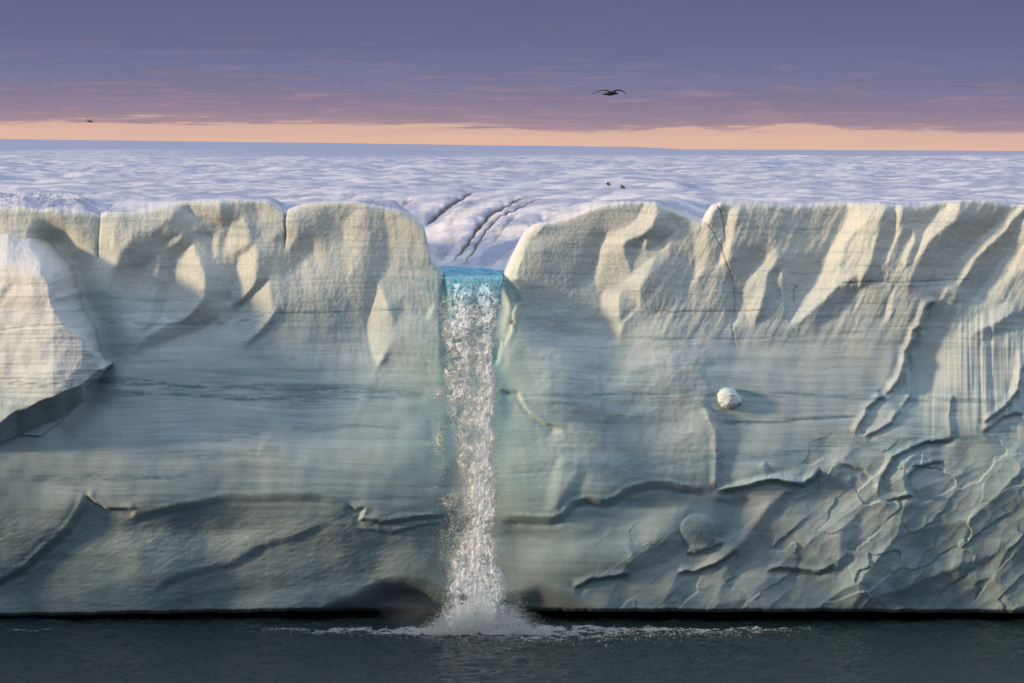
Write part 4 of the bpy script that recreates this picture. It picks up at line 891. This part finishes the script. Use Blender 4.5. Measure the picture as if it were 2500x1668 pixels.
# the white body of the fall: a torn, billowing sheet
gx_, gy_ = np.meshgrid(np.arange(1030, 1275, 1.0), np.arange(692, 1534, 1.1))
dd_, lc = lace(gx_, gy_)
rel = .30 * np.clip(lc, 0, 1) + .055 * fbm(gx_ / 12, gy_ / 22, 425, 5, .62) + .012 * gnoise(gx_ / 3.2, gy_ / 4.2, 428) + .006 * gnoise(gx_ / 2.1, gy_ / 2.6, 427)
dep = -thrown(gy_) - rel + .18
Vs = np.stack([px2x(gx_) * (1 + dep / CAMD), dep, EYE - (gy_ - HOR) / K * (1 + dep / CAMD)], -1) - np.array(fall.location)
sheet = grid_mesh('white_water', Vs, white_m, dict(blue=np.clip((1 - sst(690, 770, gy_)) * .7 + .18 * np.clip(.8 - lc, 0, 1), 0, 1)))
bm = bmesh.new(); bm.from_mesh(sheet.data); bm.verts.ensure_lookup_table()
kf = ((lc + .34 * fbm(gx_ / 9, gy_ / 14, 430, 5, .65)) > .43 + .25 * (1 - sst(694, 740, gy_))).reshape(-1)
bmesh.ops.delete(bm, geom=[v for v in bm.verts if not kf[v.index]], context='VERTS')
bm.to_mesh(sheet.data); bm.free(); sheet.parent = fall
N = 2700000
px = rng.uniform(1030, 1270, N); py = rng.uniform(676, 1532, N)
d, lc = lace(px, py)
pr = np.clip(lc + .14, 0, .75) ** 1.2 * (1 - .93 * sst(.40, .70, lc))
keep = rng.uniform(0, 1, N) < pr * .26
px, py, d, lc = px[keep], py[keep], d[keep], lc[keep]
n = len(px)
dep = -thrown(py) - .40 * np.clip(lc, 0, 1) + rng.normal(.08, .12, n) * (.6 + .4 * d)
pos = np.stack([px2x(px) * (1 + dep / CAMD), dep, EYE - (py - HOR) / K * (1 + dep / CAMD)], -1)
rad = np.exp(rng.normal(math.log(.0105), .5, n)) * (.8 + .4 * np.clip(d, 0, 1.2))
blue = np.clip((1 - sst(690, 760, py)) * .6 + .22, 0, 1) * rng.uniform(.4, 1, n)
o = droplets('spray_droplets', pos - np.array(fall.location), rad, blue, fall)

# splash where it lands
N = 200000
px = rng.normal(1168, 62, N); h = rng.exponential(1.0, N)
prof = 44 * np.exp(-((px - 1160) / 60) ** 2) + 40 * np.exp(-((px - 1262) / 24) ** 2) + 14 * np.exp(-((px - 1320) / 40) ** 2) + 12 * np.exp(-((px - 1070) / 50) ** 2) + 4
py = 1547 - h * prof * .45
ok = (py > 1380) & (gnoise(px / 14, py / 14, 430) > -.55)
px, py = px[ok], py[ok]; n = len(px)
dep = -3.0 + rng.normal(0, .7, n); py = py + .19 * (-dep - 3.0) * K * .12 + 2
pos = np.stack([px2x(px) * (1 + dep / CAMD), dep, EYE - (py - HOR) / K * (1 + dep / CAMD)], -1)
rad = np.exp(rng.normal(math.log(.012), .45, n))
o = droplets('splash', pos - np.array(fall.location), rad, rng.uniform(0, .3, n), fall, 1.1)

# foam on the water
N = 150000
px = np.where(rng.uniform(0, 1, N) < .55, rng.normal(1190, 170, N), rng.uniform(640, 2000, N))
yw = -rng.gamma(1.6, 1.0, N) * np.interp(px, [700, 1000, 1180, 1500, 1950], [.4, .7, 1.1, 1.1, .6]) + .6 - np.interp(px, [0, 2500], [1.0, 0])
amp = np.interp(px, [640, 860, 1000, 1250, 1700, 1980], [.02, .5, 1, 1, .75, .03])
fx = px2x(px)
ok = (gnoise(fx / .8, yw / .45, 440) + .5 * gnoise(fx / .25, yw / .2, 441) > .05) & (rng.uniform(0, 1, N) < amp)
fx, yw = fx[ok], yw[ok]
ex = rng.uniform(-31, -28, 250); ey = -.9 + .2 * rng.normal(0, 1, 250)
fx = np.concatenate([fx, ex]); yw = np.concatenate([yw, ey]); n = len(fx)
def sea_h(x, y):
    i = np.clip(np.searchsorted(xs, x), 0, len(xs) - 1); j = np.clip(np.searchsorted(ys, y), 0, len(ys) - 1); return Zw[j, i]
pos = np.stack([fx, yw, sea_h(fx, yw) + rng.exponential(.035, n) * np.exp(-((fx + 2) / 12) ** 2)], -1)
o = droplets('sea_foam', pos, np.exp(rng.normal(math.log(.021), .45, n)), rng.uniform(0, .25, n), None, .6)
tag(o, 'white foam spreading over the sea at the foot of the fall', 'foam', kind='stuff')

# spray drifting off the splash
mist_m, t = new_mat('spray_mist')
tc = t.n('ShaderNodeTexCoord').outputs['Object']
nn = t.n('ShaderNodeTexNoise', {'Vector': tc, 'Scale': 2.4, 'Detail': 3.0, 'Roughness': .6}).outputs[0]
ln = t.n('ShaderNodeVectorMath', {0: tc}, operation='LENGTH').outputs['Value']
dn = t.m('MULTIPLY', t.ramp(ln, [(0.0, 1.0), (.55, .35), (1.0, 0.0)], 'EASE'), t.ramp(nn, [(.32, .1), (.7, 1.0)]))
vol = t.n('ShaderNodeVolumePrincipled', {'Color': (.93, .93, .95, 1), 'Density': t.m('MULTIPLY', dn, 1.3), 'Anisotropy': .2})
t.n('ShaderNodeOutputMaterial', {1: vol})
def mist(cx, cy, rx_, ry_, dep, lab, dens=1.0, thick=1.3, mat=None):
    bm = bmesh.new(); bmesh.ops.create_icosphere(bm, subdivisions=4, radius=1.0)
    me = bpy.data.meshes.new('spray_mist'); bm.to_mesh(me); bm.free(); me.materials.append(mat or mist_m)
    o = bpy.data.objects.new('spray_mist', me); C.objects.link(o)
    o.location = (px2x(cx), dep, py2z(cy)); o.scale = (rx_ / K, thick, ry_ / K)
    tag(o, lab, 'mist', kind='stuff')
thin_m = mist_m.copy(); thin_m.name = 'thin_mist'
for nd in thin_m.node_tree.nodes:
    if nd.type == 'MATH' and abs(nd.inputs[1].default_value - 1.3) < 1e-4: nd.inputs[1].default_value = .8
faint_m = mist_m.copy(); faint_m.name = 'faint_mist'
for nd in faint_m.node_tree.nodes:
    if nd.type == 'MATH' and abs(nd.inputs[1].default_value - 1.3) < 1e-4: nd.inputs[1].default_value = .3
mist(1160, 1130, 70, 440, -2.9, 'fine white veil of spray clinging round the falling water', thick=.9, mat=thin_m)
mist(1185, 1503, 150, 56, -3.2, 'bright mist hanging over the splash at the foot of the fall')
mist(1020, 1490, 110, 58, -1.6, 'thin grey mist drifting left of the splash in front of the dark grotto', mat=faint_m)


# ------------------------------------------------------------------ loose block of ice stuck on the face
block_m = snow.copy(); block_m.name = 'clean_block_ice'
for nd in block_m.node_tree.nodes:
    if nd.type == 'BSDF_PRINCIPLED':
        for l in list(nd.inputs['Base Color'].links): block_m.node_tree.links.remove(l)
        nd.inputs['Base Color'].default_value = (.66, .73, .72, 1)
def chunk():
    bm = bmesh.new(); bmesh.ops.create_icosphere(bm, subdivisions=5, radius=1.0)
    dirs = np.random.default_rng(11).normal(0, 1, (22, 3)); dirs /= np.linalg.norm(dirs, axis=1)[:, None]
    offs = np.random.default_rng(12).uniform(.90, 1.0, 22)
    for v in bm.verts:
        p = np.array(v.co); m = np.max(dirs @ p / offs); r = 1 / max(m, .75)
        r = min(r, 1.08); q = p * r
        nz = float(fbm(np.array([q[0] * 3 + 5]), np.array([q[2] * 3 + q[1] * 2]), 501, 4)[0]); nz2 = float(gnoise(np.array([q[0] * 11]), np.array([q[2] * 11 + q[1] * 5]), 505)[0])
        v.co = Vector(q * (1 + .05 * nz + .02 * nz2))
    me = bpy.data.meshes.new('ice_block'); bm.to_mesh(me); bm.free()
    for p in me.polygons: p.use_smooth = True
    me.materials.append(block_m)
    o = bpy.data.objects.new('ice_block', me); C.objects.link(o)
    s = P[int((973 - uy[0]) / GS), int((1780 - ux[0]) / GS)]
    dep = -s - .06
    o.location = (px2x(1780) * (1 + dep / CAMD), dep, EYE - (973 - HOR) / K * (1 + dep / CAMD)); o.scale = (.74, .62, .60); o.rotation_euler = (.2, .3, .1)
    tag(o, 'rounded white block of ice stuck halfway up the cliff face, right of the waterfall', 'ice block')
chunk()


# ------------------------------------------------------------------ birds
def bmat(name, c, r=.7):
    m, t = new_mat(name)
    tc = t.n('ShaderNodeTexCoord').outputs['Object']
    nz = t.n('ShaderNodeTexNoise', {'Vector': tc, 'Scale': 30.0, 'Detail': 3.0}).outputs[0]
    cc = t.mix(t.m('MULTIPLY', nz, .5), c + (1,), tuple(x * .6 for x in c) + (1,))
    t.n('ShaderNodeOutputMaterial', {0: t.n('ShaderNodeBsdfPrincipled', {'Base Color': cc, 'Roughness': r})}); return m
M_dark = bmat('dark_plumage', (.018, .018, .022)); M_white = bmat('white_plumage', (.80, .78, .72)); M_brown = bmat('brown_plumage', (.16, .12, .08))
M_bill = bmat('bill', (.45, .30, .05)); M_grey = bmat('grey_plumage', (.10, .11, .12))

def loft(bm, rings):
    """rings: list of (centre, right vector, up vector) ; elliptical sections closed at both ends"""
    prev = None; K_ = 14
    for c, r, u in rings:
        c, r, u = Vector(c), Vector(r), Vector(u)
        cur = [bm.verts.new(c + r * math.cos(a) + u * math.sin(a)) for a in [2 * math.pi * k / K_ for k in range(K_)]]
        if prev:
            for k in range(K_): bm.faces.new((prev[k], prev[(k + 1) % K_], cur[(k + 1) % K_], cur[k]))
        else: bm.faces.new(cur[::-1])
        prev = cur
    bm.faces.new(prev)
def bird(name, parts, voxel, paint, mats, loc, rot, scale, label, group=None):
    """overlapping lofts fused into one skin; paint(co) gives the material slot"""
    bm = bmesh.new()
    for rings in parts: loft(bm, rings)
    bmesh.ops.recalc_face_normals(bm, faces=bm.faces)
    me = bpy.data.meshes.new(name); bm.to_mesh(me); bm.free()
    o = bpy.data.objects.new(name, me); C.objects.link(o)
    m = o.modifiers.new('r', 'REMESH'); m.mode = 'VOXEL'; m.voxel_size = voxel
    s = o.modifiers.new('s', 'SMOOTH'); s.factor = .5; s.iterations = 3
    dg = bpy.context.evaluated_depsgraph_get(); me2 = bpy.data.meshes.new_from_object(o.evaluated_get(dg))
    o.modifiers.clear(); o.data = me2; me2.name = name
    me2.materials.clear()
    for q in mats: me2.materials.append(q)
    for p in me2.polygons:
        p.use_smooth = True; p.material_index = paint(p.center)
    o.location = loc; o.rotation_euler = rot; o.scale = (scale,) * 3
    tag(o, label, 'bird', group); return o
def at(px, py, D): return (px2x(px) * D / CAMD, D - CAMD, EYE - (py - HOR) * D / 1e4)

# flying, seen from the side and behind; body along +X (head right), wings reach to both sides of the view
def wing(pts, chord, thick):
    return [((x, y, z), (0, c * .5, 0) if False else (c * .12, c * .5, 0), (0, 0, t)) for (x, y, z), c, t in zip(pts, chord, thick)]
body = [((-.20, 0, -.03), (0, .012, 0), (0, 0, .008)), ((-.15, 0, -.025), (0, .04, 0), (0, 0, .014)), ((-.08, 0, -.02), (0, .045, 0), (0, 0, .03)),
        ((0, 0, -.012), (0, .06, 0), (0, 0, .055)), ((.08, 0, .0), (0, .06, 0), (0, 0, .058)), ((.14, 0, .005), (0, .045, 0), (0, 0, .045)),
        ((.18, 0, .005), (0, .034, 0), (0, 0, .035)), ((.215, 0, -.005), (0, .02, 0), (0, 0, .018)), ((.25, 0, -.018), (0, .008, 0), (0, 0, .007))]
lw = wing([(.04, -.02, .03), (-.02, -.08, .055), (-.10, -.16, .08), (-.22, -.28, .07), (-.34, -.40, .03), (-.44, -.52, -.02), (-.50, -.60, -.045)],
          [.16, .17, .16, .14, .11, .07, .02], [.02, .018, .014, .010, .008, .006, .004])
rw = wing([(.08, .02, .035), (.14, .08, .06), (.22, .16, .085), (.32, .24, .08), (.40, .33, .045), (.46, .42, -.02), (.49, .48, -.07)],
          [.16, .17, .16, .15, .13, .09, .03], [.02, .02, .018, .016, .014, .012, .006])
bird('flying_seabird', [body, lw, rw], .007, lambda c: 0 if c.x < .30 or True else 1, [M_dark], at(1487, 228, 108), (0, 0, 0), 1.0,
     'dark seabird gliding with drooped wings against the purple clouds')
lw2 = wing([(.0, -.02, .02), (-.08, -.06, .07), (-.20, -.10, .14), (-.34, -.14, .22)], [.14, .13, .09, .03], [.02, .014, .010, .006])
rw2 = wing([(.04, .02, .02), (.12, .06, .06), (.22, .10, .16), (.27, .14, .30)], [.14, .14, .11, .04], [.02, .018, .014, .008])
bird('flying_gull', [body, lw2, rw2], .009, lambda c: 1 if abs(c.x) < .12 and c.z < .02 else 0, [M_dark, M_grey], at(217, 296, 330), (0, .3, 0.2), 1.35,
     'small gull with raised wings flying over the orange horizon at far left')

# standing gull and a hunched bird beside it, on the snow
bodyS = [((-.30, 0, -.10), (0, .02, 0), (0, 0, .012)), ((-.22, 0, -.06), (0, .05, 0), (0, 0, .03)), ((-.12, 0, 0), (0, .085, 0), (0, 0, .075)),
         ((.0, 0, .06), (0, .105, 0), (0, 0, .11)), ((.10, 0, .12), (0, .095, 0), (0, 0, .10)), ((.155, 0, .19), (0, .06, 0), (.04, 0, .05))]
neck = [((.08, 0, .14), (.07, 0, 0), (0, .065, 0)), ((.12, 0, .24), (.05, 0, 0), (0, .048, 0)), ((.13, 0, .32), (.045, 0, 0), (0, .045, 0)), ((.14, 0, .38), (.035, 0, 0), (0, .034, 0)), ((.14, 0, .405), (.012, 0, 0), (0, .012, 0))]
head = [((.08, 0, .345), (0, .02, 0), (0, 0, .02)), ((.12, 0, .35), (0, .045, 0), (0, 0, .048)), ((.17, 0, .345), (0, .035, 0), (0, 0, .035)), ((.21, 0, .335), (0, .015, 0), (0, 0, .018)), ((.265, 0, .32), (0, .008, 0), (0, 0, .010))]
def leg(x, y): return [((x, y, .02), (.022, 0, 0), (0, .022, 0)), ((x - .01, y, -.12), (.011, 0, 0), (0, .011, 0)), ((x, y, -.27), (.011, 0, 0), (0, .011, 0)), ((x + .01, y, -.285), (.03, 0, 0), (0, .02, 0))]
def paint_gull(c):
    if c.x > .20 and c.z > .28: return 3
    if c.z > .17: return 0
    if c.z < -.11 and c.x > -.16: return 3
    if c.x < -.06 and c.z < -.06 and c.x > -.2: return 0
    if c.z > -.01 + .5 * c.x - .02 or c.x < -.2: return 1
    return 2
D1, z1 = ground_at(1485, 462)
bird('standing_gull', [bodyS, neck, head, leg(.03, .04), leg(.0, -.04)], .011, paint_gull, [M_white, M_dark, M_brown, M_bill],
     (px2x(1485) * D1 / CAMD, D1 - CAMD, z1 + .27), (0, .25, math.radians(130)), 1.0, 'white headed gull standing upright on the snow, left of a hunched dark bird', 'birds resting on the ice cap')
bodyH = [((-.26, 0, .0), (0, .02, 0), (0, 0, .012)), ((-.18, 0, .05), (0, .07, 0), (0, 0, .045)), ((-.05, 0, .10), (0, .12, 0), (0, 0, .10)),
         ((.07, 0, .12), (0, .12, 0), (0, 0, .12)), ((.16, 0, .11), (0, .08, 0), (0, 0, .09)), ((.20, 0, .10), (0, .03, 0), (0, 0, .04))]
headH = [((.0, 0, .23), (0, .02, 0), (0, 0, .02)), ((.04, 0, .235), (0, .045, 0), (0, 0, .045)), ((.09, 0, .23), (0, .04, 0), (0, 0, .042)), ((.13, 0, .215), (0, .015, 0), (0, 0, .015)), ((.17, 0, .20), (0, .006, 0), (0, 0, .006))]
nk = [((.03, 0, .14), (.07, 0, 0), (0, .07, 0)), ((.045, 0, .24), (.045, 0, 0), (0, .045, 0))]
D2, z2 = ground_at(1520, 461)
bird('hunched_seabird', [bodyH, headH, nk], .011, lambda c: 0 if c.z > .2 or c.x < -.1 else (1 if c.z > .06 else 2), [M_dark, M_brown, M_dark],
     (px2x(1520) * D2 / CAMD, D2 - CAMD, z2 + .0), (0, 0, math.radians(160)), .95, 'hunched dark brown bird sitting on the snow to the right of the white headed gull', 'birds resting on the ice cap')
